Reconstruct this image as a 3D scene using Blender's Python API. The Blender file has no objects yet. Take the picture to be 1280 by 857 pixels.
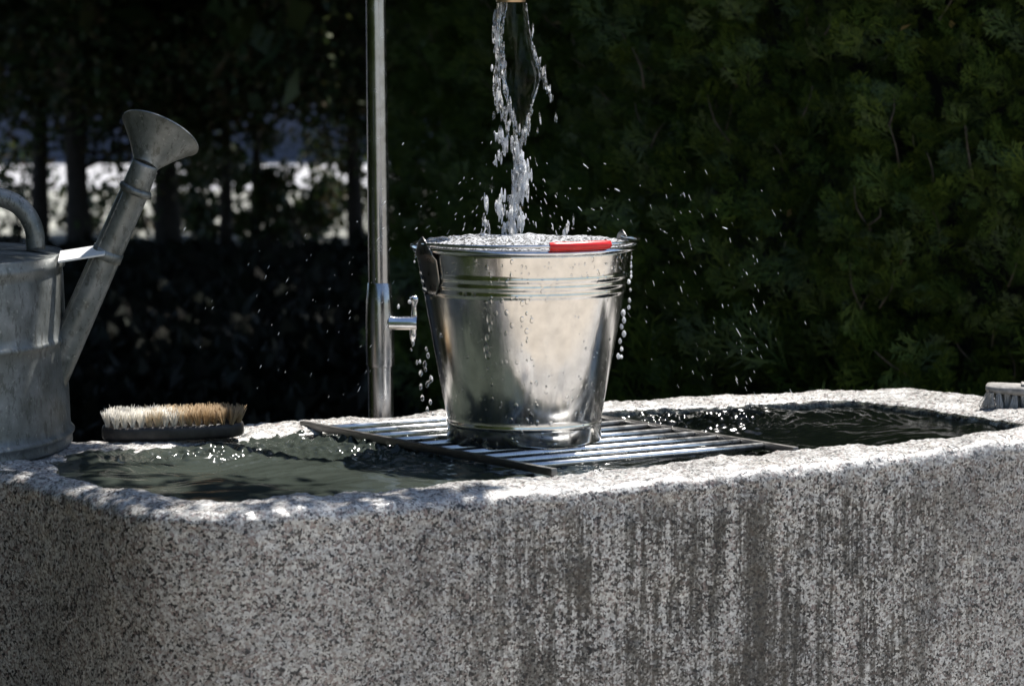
import bpy, bmesh, math, random
import numpy as np
from mathutils import Vector, Matrix, noise as mnoise

rng = np.random.default_rng(7)
random.seed(7)
S = bpy.context.scene
COL = S.collection

# ------------------------------------------------------------------ camera
HC = 1.13            # camera height
RIM = 0.56           # height of the trough rim
FPX = 4000.0         # focal length in pixels of the 1280 px wide photograph
PITCH = math.radians(5.73)
cam_d = bpy.data.cameras.new('camera')
cam = bpy.data.objects.new('camera', cam_d)
COL.objects.link(cam)
cam.location = (0, 0, HC)
cam.rotation_euler = (math.pi / 2 - PITCH, 0, 0)
cam_d.sensor_width = 36
cam_d.lens = FPX / 1280 * 36
cam_d.clip_start = 0.05
cam_d.clip_end = 2000
cam_d.dof.use_dof = True
cam_d.dof.focus_distance = 4.33
cam_d.dof.aperture_fstop = 9.0
S.camera = cam

# ------------------------------------------------------------------ light
SUN_EL = math.radians(63.6)
sun_h = np.array([0.64, 0.77]); sun_h /= np.linalg.norm(sun_h)
SUN = np.array([sun_h[0] * math.cos(SUN_EL), sun_h[1] * math.cos(SUN_EL), math.sin(SUN_EL)])
w = bpy.data.worlds.new('World'); S.world = w; w.use_nodes = True
nt = w.node_tree
sky = nt.nodes.new('ShaderNodeTexSky'); sky.sky_type = 'NISHITA'
sky.sun_disc = False
sky.sun_elevation = SUN_EL
sky.sun_rotation = math.atan2(sun_h[0], sun_h[1])
sky.air_density = 1.0; sky.dust_density = 0.6; sky.ozone_density = 1.0
bg = nt.nodes['Background']; bg.inputs['Strength'].default_value = 0.078
nt.links.new(sky.outputs['Color'], bg.inputs['Color'])
sd = bpy.data.lights.new('sun', 'SUN'); so = bpy.data.objects.new('sun', sd); COL.objects.link(so)
sd.energy = 4.6; sd.angle = math.radians(0.53); sd.color = (1.0, 0.96, 0.90)
so.rotation_euler = Vector(SUN).to_track_quat('Z', 'Y').to_euler()
so.location = (3, 4, 9)
S.view_settings.view_transform = 'Standard'
S.view_settings.look = 'None'
S.view_settings.exposure = 1.08
S.view_settings.gamma = 1.0
try:
    S.cycles.max_bounces = 10
    S.cycles.transmission_bounces = 8
    S.cycles.caustics_reflective = False
    S.cycles.caustics_refractive = False
    S.cycles.sample_clamp_indirect = 6.0
except Exception:
    pass

# ------------------------------------------------------------------ helpers
cp, sp_ = math.cos(PITCH), math.sin(PITCH)
def ray(px, py):
    xc = (px - 640) / FPX; yc = (428.5 - py) / FPX
    return np.array([xc, cp + yc * sp_, -sp_ + yc * cp])
def on_z(px, py, z):
    d = ray(px, py); t = (z - HC) / d[2]
    return np.array([0, 0, HC]) + d * t
def on_y(px, py, Y):
    d = ray(px, py); t = Y / d[1]
    return np.array([0, 0, HC]) + d * t

def tag(o, label=None, cat=None, group=None, kind=None):
    if label: o['label'] = label
    if cat: o['category'] = cat
    if group: o['group'] = group
    if kind: o['kind'] = kind
    return o
def empty(name, loc=(0, 0, 0)):
    o = bpy.data.objects.new(name, None); COL.objects.link(o); o.location = loc
    o.empty_display_size = 0.05
    return o
def link(name, me, mat=None, parent=None):
    o = bpy.data.objects.new(name, me); COL.objects.link(o)
    if mat is not None and not me.materials: me.materials.append(mat)
    if parent is not None:
        o.parent = parent
        o.matrix_parent_inverse = Matrix.Translation(-Vector(parent.location)) if parent.parent is None else Matrix.Translation(-Vector(parent.parent.location))
        # children are modelled in world coordinates; cancel the parent's location
    return o
def mesh_obj(name, V, F, mat=None, parent=None, smooth=True):
    me = bpy.data.meshes.new(name)
    V = np.asarray(V, dtype=np.float64)
    if isinstance(F, np.ndarray):
        n, k = F.shape
        me.vertices.add(len(V)); me.vertices.foreach_set('co', V.astype(np.float32).ravel())
        me.loops.add(n * k); me.loops.foreach_set('vertex_index', F.astype(np.int32).ravel())
        me.polygons.add(n); me.polygons.foreach_set('loop_start', np.arange(0, n * k, k, dtype=np.int32))
        me.update(calc_edges=True)
    else:
        me.from_pydata([tuple(v) for v in V], [], F)
    if smooth:
        me.polygons.foreach_set('use_smooth', np.ones(len(me.polygons), dtype=bool))
    me.update()
    o = link(name, me, mat, parent)
    return o

class MB:
    """collects verts and faces of one mesh"""
    def __init__(s): s.V = []; s.F = []
    def add(s, V, F):
        b = len(s.V); s.V += [tuple(v) for v in V]; s.F += [tuple(i + b for i in f) for f in F]
    def tube(s, path, rad, seg=12, caps=True):
        path = [Vector(p) for p in path]; n = len(path)
        if not hasattr(rad, '__len__'): rad = [rad] * n
        V = []; F = []
        ref = None
        for i, p in enumerate(path):
            t = (path[min(i + 1, n - 1)] - path[max(i - 1, 0)]).normalized()
            if ref is None:
                ref = Vector((0, 0, 1)) if abs(t.z) < 0.9 else Vector((1, 0, 0))
                a = t.cross(ref).normalized()
            else:
                a = (a - t * a.dot(t)).normalized()
            b = t.cross(a)
            for k in range(seg):
                an = 2 * math.pi * k / seg
                V.append(p + (a * math.cos(an) + b * math.sin(an)) * rad[i])
        for i in range(n - 1):
            for k in range(seg):
                k2 = (k + 1) % seg
                F.append((i * seg + k, i * seg + k2, (i + 1) * seg + k2, (i + 1) * seg + k))
        if caps:
            F.append(tuple(range(seg - 1, -1, -1))); F.append(tuple((n - 1) * seg + k for k in range(seg)))
        s.add(V, F)
    def lathe(s, prof, c=(0, 0, 0), seg=64, sx=1.0, sy=1.0, a0=0, a1=2 * math.pi):
        V = []; F = []; n = len(prof)
        full = abs(a1 - a0 - 2 * math.pi) < 1e-6
        m = seg if full else seg + 1
        for k in range(m):
            an = a0 + (a1 - a0) * k / seg
            for r, z in prof:
                V.append((c[0] + r * math.cos(an) * sx, c[1] + r * math.sin(an) * sy, c[2] + z))
        for k in range(seg):
            k2 = (k + 1) % m
            for i in range(n - 1):
                F.append((k * n + i, k2 * n + i, k2 * n + i + 1, k * n + i + 1))
        s.add(V, F)
    def ball(s, c, r, axis=(0, 0, 1), stretch=1.0, seg=8, rings=6, tear=0.0):
        ax = Vector(axis).normalized(); q = ax.to_track_quat('Z', 'Y'); V = []; F = []
        c = Vector(c)
        V.append(c + q @ Vector((0, 0, -r * stretch)))
        for i in range(1, rings):
            ph = -math.pi / 2 + math.pi * i / rings
            zz = math.sin(ph); rr = math.cos(ph) * (1 - tear * max(0, zz))
            for k in range(seg):
                an = 2 * math.pi * k / seg
                V.append(c + q @ Vector((rr * r * math.cos(an), rr * r * math.sin(an), zz * r * stretch)))
        V.append(c + q @ Vector((0, 0, r * stretch)))
        for k in range(seg):
            k2 = (k + 1) % seg
            F.append((0, 1 + k2, 1 + k))
            for i in range(rings - 2):
                a = 1 + i * seg
                F.append((a + k, a + k2, a + seg + k2, a + seg + k))
            a = 1 + (rings - 2) * seg
            F.append((a + k, a + k2, len(V) - 1))
        s.add(V, F)
    def box(s, c, ax, ay, az):
        c, ax, ay, az = map(np.array, (c, ax, ay, az))
        V = [c + sx * ax + sy * ay + sz * az for sz in (-1, 1) for sy in (-1, 1) for sx in (-1, 1)]
        F = [(0, 2, 3, 1), (4, 5, 7, 6), (0, 1, 5, 4), (2, 6, 7, 3), (0, 4, 6, 2), (1, 3, 7, 5)]
        s.add(V, F)
    def build(s, name, mat=None, parent=None, smooth=True, bevel=0, auto=None):
        me = bpy.data.meshes.new(name)
        me.from_pydata([tuple(v) for v in s.V], [], s.F)
        bm = bmesh.new(); bm.from_mesh(me)
        if bevel:
            bmesh.ops.bevel(bm, geom=[e for e in bm.edges], offset=bevel, segments=2, affect='EDGES', profile=0.6)
        bmesh.ops.recalc_face_normals(bm, faces=bm.faces)
        bm.to_mesh(me); bm.free()
        if smooth: me.polygons.foreach_set('use_smooth', np.ones(len(me.polygons), dtype=bool))
        if auto:
            try: me.set_sharp_from_angle(angle=math.radians(auto))
            except Exception: pass
        me.update()
        return link(name, me, mat, parent)

def spline(pts, n, closed=False):
    """Catmull-Rom through pts (any dimension) resampled to n points"""
    P = np.array(pts, float)
    if closed: Q = np.vstack([P[-1:], P, P[:2]])
    else: Q = np.vstack([2 * P[0] - P[1], P, 2 * P[-1] - P[-2]])
    segs = len(Q) - 3
    out = []
    for i in range(n):
        t = i / (n if closed else n - 1) * segs
        k = min(int(t), segs - 1); f = t - k
        p0, p1, p2, p3 = Q[k:k + 4]
        out.append(0.5 * ((2 * p1) + (-p0 + p2) * f + (2 * p0 - 5 * p1 + 4 * p2 - p3) * f * f + (-p0 + 3 * p1 - 3 * p2 + p3) * f ** 3))
    return np.array(out)

# ------------------------------------------------------------------ node materials
class NM:
    def __init__(s, name):
        s.m = bpy.data.materials.new(name); s.m.use_nodes = True
        s.t = s.m.node_tree; s.b = s.t.nodes['Principled BSDF']; s.out = s.t.nodes['Material Output']
    def n(s, typ, **kw):
        nd = s.t.nodes.new('ShaderNode' + typ)
        for k, v in kw.items():
            if k in nd.inputs.keys() if hasattr(nd.inputs, 'keys') else False: nd.inputs[k].default_value = v
            else: setattr(nd, k, v)
        return nd
    def l(s, a, b): s.t.links.new(a, b)
    def coord(s, which='Object', scale=(1, 1, 1)):
        c = s.n('TexCoord'); mp = s.n('Mapping'); mp.inputs['Scale'].default_value = scale
        s.l(c.outputs[which], mp.inputs['Vector']); return mp.outputs[0]
    def noise(s, vec, scale, detail=3, rough=0.5, dist=0.0):
        nd = s.n('TexNoise'); nd.inputs['Scale'].default_value = scale; nd.inputs['Detail'].default_value = detail
        nd.inputs['Roughness'].default_value = rough; nd.inputs['Distortion'].default_value = dist
        s.l(vec, nd.inputs['Vector']); return nd
    def ramp(s, fac, stops, interp='LINEAR'):
        nd = s.n('ValToRGB'); cr = nd.color_ramp; cr.interpolation = interp
        while len(cr.elements) < len(stops): cr.elements.new(0.5)
        for e, (p, c) in zip(cr.elements, stops):
            e.position = p; e.color = (c, c, c, 1) if not hasattr(c, '__len__') else (*c, 1)
        s.l(fac, nd.inputs['Fac']); return nd.outputs['Color']
    def mix(s, fac, a, b, mode='MIX'):
        nd = s.n('Mix'); nd.data_type = 'RGBA'; nd.blend_type = mode
        for sock, v in ((nd.inputs['Factor'], fac), (nd.inputs['A'] if False else nd.inputs[6], a), (nd.inputs[7], b)):
            if hasattr(v, 'links') or hasattr(v, 'is_linked'): s.l(v, sock)
            elif hasattr(v, '__len__'): sock.default_value = (*v, 1)
            else: sock.default_value = v if sock.type == 'VALUE' else (v, v, v, 1)
        return nd.outputs[2]
    def math(s, op, a, b=0.0, clamp=False):
        nd = s.n('Math'); nd.operation = op; nd.use_clamp = clamp
        for sock, v in ((nd.inputs[0], a), (nd.inputs[1], b)):
            if hasattr(v, 'is_linked'): s.l(v, sock)
            else: sock.default_value = v
        return nd.outputs[0]
    def bump(s, h, strength, dist=0.001, normal=None):
        nd = s.n('Bump'); nd.inputs['Strength'].default_value = strength; nd.inputs['Distance'].default_value = dist
        s.l(h, nd.inputs['Height'])
        if normal is not None: s.l(normal, nd.inputs['Normal'])
        return nd.outputs[0]
    def set(s, **kw):
        for k, v in kw.items():
            k = k.replace('_', ' ')
            sock = s.b.inputs[k]
            if hasattr(v, 'is_linked'): s.l(v, sock)
            elif hasattr(v, '__len__') and len(v) == 3 and sock.type == 'RGBA': sock.default_value = (*v, 1)
            else: sock.default_value = v
        return s.m

def mat_granite(wet=False):
    M = NM('wet_granite' if wet else 'granite'); c = M.coord()
    wob = M.noise(c, 90, 2)
    cc = M.n('MixRGB'); cc.blend_type = 'LINEAR_LIGHT'; cc.inputs[0].default_value = 0.0016
    M.l(c, cc.inputs[1]); M.l(wob.outputs['Color'], cc.inputs[2])
    v1 = M.n('TexVoronoi'); v1.inputs['Scale'].default_value = 330; M.l(cc.outputs[0], v1.inputs['Vector'])
    sepa = M.n('SeparateColor'); M.l(v1.outputs['Color'], sepa.inputs[0])
    v2 = M.n('TexVoronoi'); v2.inputs['Scale'].default_value = 430; M.l(cc.outputs[0], v2.inputs['Vector'])
    sepb = M.n('SeparateColor'); M.l(v2.outputs['Color'], sepb.inputs[0])
    clump = M.noise(c, 70, 3)
    g = M.math('ADD', sepa.outputs[0], M.math('MULTIPLY', M.math('SUBTRACT', clump.outputs['Fac'], 0.5), 0.8))
    base = M.ramp(g, [(0.0, (0.03, 0.03, 0.032)), (0.11, (0.075, 0.075, 0.077)), (0.18, (0.26, 0.205, 0.195)), (0.5, (0.38, 0.375, 0.36)), (0.75, (0.51, 0.51, 0.50)), (1.0, (0.64, 0.64, 0.63))])
    fine = M.ramp(sepb.outputs[1], [(0.0, (0.06, 0.06, 0.06)), (0.14, (0.16, 0.16, 0.16)), (0.2, (0.8, 0.8, 0.8)), (1, (1.1, 1.1, 1.1))])
    base = M.mix(0.75, base, M.mix(1.0, base, fine, 'MULTIPLY'))
    # large tonal drift and iron-coloured patches
    drift = M.noise(c, 5.5, 4, 0.6)
    base = M.mix(1.0, base, M.ramp(drift.outputs['Fac'], [(0.3, (0.72, 0.71, 0.70)), (0.7, (1.12, 1.1, 1.06))]), 'MULTIPLY')
    warm = M.noise(c, 22, 4, 0.65)
    base = M.mix(M.ramp(warm.outputs['Fac'], [(0.6, 0.0), (0.75, 0.3)]), base, (0.27, 0.225, 0.16))
    # run-off stains on the face: long vertical streaks below the rim
    cs = M.coord('Object', (1, 1, 0.035))
    s1 = M.noise(cs, 105, 5, 0.68, 0.35)
    cs2 = M.coord('Object', (1, 1, 0.02))
    s2 = M.noise(cs2, 30, 3, 0.55)
    blot = M.noise(c, 16, 5, 0.7)
    tc = M.n('TexCoord'); sx = M.n('SeparateXYZ'); M.l(tc.outputs['Object'], sx.inputs[0])
    zone = M.ramp(M.math('MULTIPLY_ADD', sx.outputs['X'], 1.0), [(0, 0), (1, 1)])
    xr = M.n('MapRange'); xr.inputs[1].default_value = -0.22; xr.inputs[2].default_value = 0.06; M.l(sx.outputs['X'], xr.inputs[0])
    xr2 = M.n('MapRange'); xr2.inputs[1].default_value = 0.72; xr2.inputs[2].default_value = 0.48; M.l(sx.outputs['X'], xr2.inputs[0])
    zone = M.math('MULTIPLY', xr.outputs[0], xr2.outputs[0])
    zone = M.math('ADD', M.math('MULTIPLY', zone, 0.86), 0.12)
    st = M.math('ADD', M.math('MULTIPLY', s1.outputs['Fac'], 0.78), M.math('MULTIPLY', s2.outputs['Fac'], 0.27))
    st = M.math('ADD', st, M.math('MULTIPLY', M.math('SUBTRACT', blot.outputs['Fac'], 0.5), 0.5))
    st = M.math('ADD', st, M.math('MULTIPLY', M.math('SUBTRACT', 0.5, sepa.outputs[0]), 0.14))
    broad = M.noise(M.coord('Object', (1, 1, 0.45)), 7.5, 4, 0.6); st = M.math('ADD', st, M.math('MULTIPLY', M.math('SUBTRACT', broad.outputs['Fac'], 0.47), 0.55))
    stm = M.ramp(st, [(0.445, 0.0), (0.555, 0.85), (0.66, 1.0)])
    zz = M.n('MapRange'); zz.inputs[1].default_value = RIM + 0.0; zz.inputs[2].default_value = RIM - 0.05; M.l(sx.outputs['Z'], zz.inputs[0])
    stm = M.math('MULTIPLY', M.math('MULTIPLY', stm, zone), zz.outputs[0])
    stain = M.mix(1.0, base, (0.15, 0.145, 0.13), 'MULTIPLY')
    col = M.mix(stm, base, stain)
    # sunlit brightness of the washed rim painted into the colour, in patches
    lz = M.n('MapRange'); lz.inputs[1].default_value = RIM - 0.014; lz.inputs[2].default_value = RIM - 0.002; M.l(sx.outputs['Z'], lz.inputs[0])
    rim_sun = M.ramp(M.noise(c, 38, 5, 0.7).outputs['Fac'], [(0.35, 0.0), (0.65, 0.3)])
    col = M.mix(M.math('MULTIPLY', lz.outputs[0], rim_sun), col, (0.62, 0.62, 0.61))
    if wet: col = M.mix(1.0, base, M.ramp(drift.outputs['Fac'], [(0.3, (0.10, 0.115, 0.09)), (0.7, (0.30, 0.31, 0.27))]), 'MULTIPLY')   # algae
    h1 = M.bump(sepa.outputs[0], 0.35, 0.001)
    nz = M.noise(c, 320, 3, 0.6)
    h2 = M.bump(nz.outputs['Fac'], 0.45, 0.0012, h1)
    nm = M.noise(c, 60, 4, 0.6)
    h3 = M.bump(nm.outputs['Fac'], 0.5, 0.004, h2)
    wet = M.noise(c, 14, 3)
    dry = M.ramp(wet.outputs['Fac'], [(0.4, 0.42), (0.6, 0.65)])
    splash = M.ramp(M.noise(c, 30, 4, 0.65).outputs['Fac'], [(0.4, 0.14), (0.6, 0.45)])
    rgh = M.mix(lz.outputs[0], dry, splash)
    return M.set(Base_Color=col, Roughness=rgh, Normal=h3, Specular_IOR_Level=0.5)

def mat_basic(name, col, rough=0.5, metal=0.0, var=0.25, scale=40, bump=0.0, bscale=200, spec=0.5):
    M = NM(name); c = M.coord()
    n1 = M.noise(c, scale, 4, 0.6)
    lo = tuple(x * (1 - var) for x in col); hi = tuple(min(1, x * (1 + var)) for x in col)
    cr = M.ramp(n1.outputs['Fac'], [(0.3, lo), (0.7, hi)])
    kw = dict(Base_Color=cr, Roughness=rough, Metallic=metal, Specular_IOR_Level=spec)
    if bump:
        n2 = M.noise(c, bscale, 3); kw['Normal'] = M.bump(n2.outputs['Fac'], bump, 0.001)
    return M.set(**kw)

def mat_leaf(name, cols, rough=0.5, spec=0.35, trans=0.0):
    M = NM(name)
    g = M.n('NewGeometry')
    n = len(cols)
    cr = M.ramp(g.outputs['Random Per Island'], [(i / max(1, n - 1), c) for i, c in enumerate(cols)])
    c = M.coord(); n1 = M.noise(c, 4, 2)
    cr = M.mix(1.0, cr, M.ramp(n1.outputs['Fac'], [(0.3, (0.7, 0.72, 0.7)), (0.7, (1.25, 1.2, 1.1))]), 'MULTIPLY')
    M.set(Base_Color=cr, Roughness=rough, Specular_IOR_Level=spec)
    if trans:
        tr = M.n('BsdfTranslucent'); M.l(cr, tr.inputs[0]); mx = M.n('MixShader'); mx.inputs[0].default_value = trans
        M.l(M.b.outputs[0], mx.inputs[1]); M.l(tr.outputs[0], mx.inputs[2]); M.l(mx.outputs[0], M.out.inputs[0])
    return M.m

def mat_bucket():
    M = NM('bright_tinplate'); c = M.coord()
    cs = M.coord('Object', (1, 1, 0.04))
    brush = M.noise(cs, 420, 3, 0.6)
    wide = M.noise(M.coord('Object', (1, 1, 0.12)), 45, 3, 0.6)
    mott = M.noise(c, 55, 4, 0.6)
    col = M.ramp(mott.outputs['Fac'], [(0.3, (0.62, 0.61, 0.59)), (0.7, (0.80, 0.785, 0.76))])
    rgh = M.ramp(wide.outputs['Fac'], [(0.35, 0.10), (0.65, 0.25)])
    # beads of water clinging to the wall
    v = M.n('TexVoronoi'); v.inputs['Scale'].default_value = 150; M.l(M.coord('Object', (1, 1, 0.7)), v.inputs['Vector'])
    sp = M.n('SeparateColor'); M.l(v.outputs['Color'], sp.inputs[0])
    drop = M.math('MULTIPLY', M.ramp(v.outputs['Distance'], [(0.0, 1.0), (0.34, 0.75), (0.42, 0.0)]), M.ramp(sp.outputs[0], [(0.72, 0.0), (0.76, 1.0)]))
    dz = M.noise(c, 9, 3); drop = M.math('MULTIPLY', drop, M.ramp(dz.outputs['Fac'], [(0.45, 0.0), (0.62, 1.0)]))
    h = M.bump(brush.outputs['Fac'], 0.06, 0.0006)
    h = M.bump(wide.outputs['Fac'], 0.12, 0.003, h)
    h = M.bump(drop, 0.6, 0.0012, h)
    return M.set(Base_Color=col, Roughness=rgh, Metallic=1.0, Normal=h)

def mat_zinc():
    M = NM('weathered_zinc'); c = M.coord()
    n1 = M.noise(c, 26, 5, 0.65); n2 = M.noise(c, 120, 3, 0.6); n3 = M.noise(M.coord('Object', (1, 1, 0.45)), 110, 4, 0.7)
    col = M.ramp(n1.outputs['Fac'], [(0.3, (0.115, 0.125, 0.118)), (0.5, (0.195, 0.207, 0.20)), (0.7, (0.29, 0.30, 0.295))])
    col = M.mix(M.ramp(n3.outputs['Fac'], [(0.54, 0.0), (0.62, 0.7)]), col, (0.085, 0.087, 0.075))
    col = M.mix(M.ramp(n2.outputs['Fac'], [(0.62, 0.0), (0.72, 0.5)]), col, (0.5, 0.5, 0.47))
    h = M.bump(n2.outputs['Fac'], 0.25, 0.001); h = M.bump(n1.outputs['Fac'], 0.2, 0.004, h)
    return M.set(Base_Color=col, Roughness=M.ramp(n1.outputs['Fac'], [(0.3, 0.36), (0.7, 0.55)]), Metallic=0.55, Normal=h)

def mat_steel(name, col=(0.55, 0.55, 0.56), rough=0.3):
    M = NM(name); c = M.coord('Object', (1, 1, 0.03))
    n = M.noise(c, 260, 3, 0.6); n2 = M.noise(M.coord(), 60, 4)
    cr = M.ramp(n2.outputs['Fac'], [(0.3, tuple(x * 0.85 for x in col)), (0.7, tuple(x * 1.1 for x in col))])
    return M.set(Base_Color=cr, Metallic=1.0, Roughness=M.ramp(n2.outputs['Fac'], [(0.3, rough * 0.8), (0.7, rough * 1.3)]), Normal=M.bump(n.outputs['Fac'], 0.08, 0.0006))

def mat_water_surface():
    M = NM('trough_water'); c = M.coord('Object', (1, 1, 1))
    n1 = M.noise(M.coord('Object', (1.0, 1.6, 1)), 45, 3, 0.55, 0.6); n2 = M.noise(c, 16, 3, 0.5, 0.5)
    h = M.bump(n2.outputs['Fac'], 0.12, 0.006); h = M.bump(n1.outputs['Fac'], 0.14, 0.003, h)
    d = M.noise(c, 6, 3)
    murk = M.ramp(d.outputs['Fac'], [(0.3, (0.030, 0.037, 0.031)), (0.7, (0.043, 0.051, 0.043))])   # stirred up near the outlet
    tc = M.n('TexCoord'); sx = M.n('SeparateXYZ'); M.l(tc.outputs['Object'], sx.inputs[0])
    xr = M.n('MapRange'); xr.inputs[1].default_value = -0.1; xr.inputs[2].default_value = 0.22; M.l(sx.outputs['X'], xr.inputs[0])
    col = M.mix(xr.outputs[0], murk, (0.002, 0.003, 0.0025))
    return M.set(Base_Color=col, Roughness=0.13, IOR=1.33, Specular_IOR_Level=0.5, Normal=h)

def mat_clear(name, white=0.0, rough=0.03):
    M = NM(name)
    M.set(Base_Color=(0.97, 0.985, 1.0), Roughness=rough, IOR=1.33, Transmission_Weight=1.0 - white * 0.0)
    if white:
        df = M.n('BsdfDiffuse'); df.inputs[0].default_value = (0.9, 0.92, 0.95, 1)
        tr = M.n('BsdfTranslucent'); tr.inputs[0].default_value = (0.9, 0.92, 0.95, 1)
        a = M.n('MixShader'); a.inputs[0].default_value = 0.55; M.l(df.outputs[0], a.inputs[1]); M.l(tr.outputs[0], a.inputs[2])
        nz = M.noise(M.coord('Object', (1, 1, 0.3)), 260, 2, 0.6)
        e = 0.5 - (white - 0.5) * 0.45
        f = M.ramp(nz.outputs['Fac'], [(e - 0.05, 0.02), (e + 0.05, 0.95)])  # white streaks paint sun glints into the water, along with air bubbles
        b = M.n('MixShader'); M.l(f, b.inputs[0]); M.l(M.b.outputs[0], b.inputs[1]); M.l(a.outputs[0], b.inputs[2])
        M.l(b.outputs[0], M.out.inputs[0])
    return M.m

G = mat_granite(); GW = mat_granite(True)
BUCKET = mat_bucket(); ZINC = mat_zinc()
STEEL = mat_steel('brushed_steel', (0.40, 0.40, 0.41), 0.22); CHROME = mat_steel('chrome', (0.75, 0.75, 0.76), 0.12)
GRATE = mat_steel('grate_steel', (0.78, 0.78, 0.78), 0.3); DARKBAR = mat_steel('worn_flat_steel', (0.16, 0.155, 0.15), 0.4)
EAR = mat_steel('dull_ear_plate', (0.30, 0.29, 0.28), 0.3)
GLAREZINC = mat_basic('zinc_sun_glare', (0.80, 0.80, 0.79), 0.4, 0.25, 0.06)  # paler zinc for the strap, with the sun glare put into its colour
BRASS = mat_basic('tan_brass', (0.45, 0.33, 0.2), 0.35, 0.8)
RED = mat_basic('red_plastic', (0.62, 0.012, 0.012), 0.32, 0.0, 0.12, 60, 0.1, 300)
WSURF = mat_water_surface(); CLEAR = mat_clear('clear_water', 0.0, 0.02)
def mat_film():
    M = NM('thin_water_film')
    tr = M.n('BsdfTransparent'); gl = M.n('BsdfGlossy'); gl.inputs['Roughness'].default_value = 0.06
    fr = M.n('Fresnel'); fr.inputs['IOR'].default_value = 1.33
    nz = M.noise(M.coord('Object', (1, 1, 0.12)), 190, 3, 0.6)
    nb = M.bump(nz.outputs['Fac'], 0.5, 0.002); M.l(nb, gl.inputs['Normal'])
    mx = M.n('MixShader'); st = M.noise(M.coord('Object', (1, 1, 0.07)), 150, 3, 0.6); M.l(M.math('MULTIPLY', fr.outputs[0], M.ramp(st.outputs['Fac'], [(0.48, 0.08), (0.66, 0.9)])), mx.inputs[0]); M.l(tr.outputs[0], mx.inputs[1]); M.l(gl.outputs[0], mx.inputs[2])
    M.l(mx.outputs[0], M.out.inputs[0]); return M.m
FILM = mat_film()
FOAM_GLINT = mat_clear('aerated_glint_water', 0.58, 0.03); SPRAY = mat_clear('spray_water', 0.55, 0.15); STRAND = mat_clear('strand_water', 0.38, 0.02); CHURN = mat_clear('churned_water', 0.5, 0.05)
BLOCK = mat_basic('wet_dark_wood', (0.022, 0.019, 0.017), 0.5, 0, 0.7, 90, 0.5, 160)
GREYWOOD = mat_basic('grey_wood', (0.23, 0.22, 0.205), 0.75, 0, 0.4, 120, 0.4, 160)
B_WHITE = mat_basic('white_bristle', (0.72, 0.68, 0.60), 0.55); B_CREAM = mat_basic('cream_bristle', (0.55, 0.45, 0.31), 0.55); B_TAN = mat_basic('tan_bristle', (0.37, 0.255, 0.135), 0.55)
B_GREY = mat_basic('grey_bristle', (0.5, 0.5, 0.49), 0.5)
BARK = mat_basic('bark', (0.022, 0.018, 0.015), 0.9, 0, 0.5, 30, 0.6, 60)
TWIG = mat_basic('twig_bark', (0.13, 0.10, 0.075), 0.9, 0, 0.4, 40)
HEDGE = mat_leaf('thuja_leaf', [(0.024, 0.043, 0.009), (0.045, 0.079, 0.014), (0.066, 0.106, 0.018), (0.10, 0.14, 0.024)], 0.5, 0.3)
HEDGE_DRY = mat_leaf('dry_leaf', [(0.22, 0.13, 0.045), (0.35, 0.25, 0.09), (0.45, 0.40, 0.3)], 0.6, 0.3)
LEAF = mat_leaf('tree_leaf', [(0.02, 0.04, 0.014), (0.035, 0.06, 0.02), (0.06, 0.08, 0.025), (0.09, 0.06, 0.03)], 0.5, 0.35, 0.3)
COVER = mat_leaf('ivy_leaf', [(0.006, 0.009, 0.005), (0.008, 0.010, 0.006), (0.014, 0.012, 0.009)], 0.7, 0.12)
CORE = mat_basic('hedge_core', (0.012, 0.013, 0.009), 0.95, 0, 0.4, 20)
SOIL = mat_basic('soil', (0.03, 0.024, 0.018), 0.95, 0, 0.5, 6, 0.4, 30)
PLAZA = mat_basic('plaza_gravel', (0.345, 0.31, 0.265), 0.9, 0, 0.22, 14, 0.4, 120)
LAWN = mat_basic('pale_gravel_drive', (0.21, 0.21, 0.18), 0.9, 0, 0.7, 2.5, 0.3, 30)
ROAD = mat_basic('pale_asphalt', (0.34, 0.34, 0.35), 0.9, 0, 0.1, 2)
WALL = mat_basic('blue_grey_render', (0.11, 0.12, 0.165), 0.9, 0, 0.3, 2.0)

# ------------------------------------------------------------------ setting: ground sheets
def sheet(name, x0, x1, y0, y1, z, mat):
    o = mesh_obj(name, [(x0, y0, z), (x1, y0, z), (x1, y1, z), (x0, y1, z)], [(0, 1, 2, 3)], mat, smooth=False)
    tag(o, kind='structure'); return o
sheet('ground', -400, 400, -400, 700, 0.0, SOIL)
sheet('plaza', -0.82, 14, -16, 5.25, 0.004, PLAZA)
sheet('gravel_drive', -30, 30, 16.2, 21.5, 0.004, LAWN)
sheet('road', -60, 60, 21.5, 25.9, 0.008, ROAD)

# garden wall beyond the road
gw = empty('garden_wall', (0, 26.5, 0)); tag(gw, 'blue grey shaded wall running along the far side of the sunlit road', 'wall')
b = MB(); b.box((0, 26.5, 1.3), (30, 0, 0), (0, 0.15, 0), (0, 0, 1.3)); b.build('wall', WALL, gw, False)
b = MB(); b.box((0, 26.5, 2.64), (30, 0, 0), (0, 0.2, 0), (0, 0, 0.04)); b.build('coping', WALL, gw, False)

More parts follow.
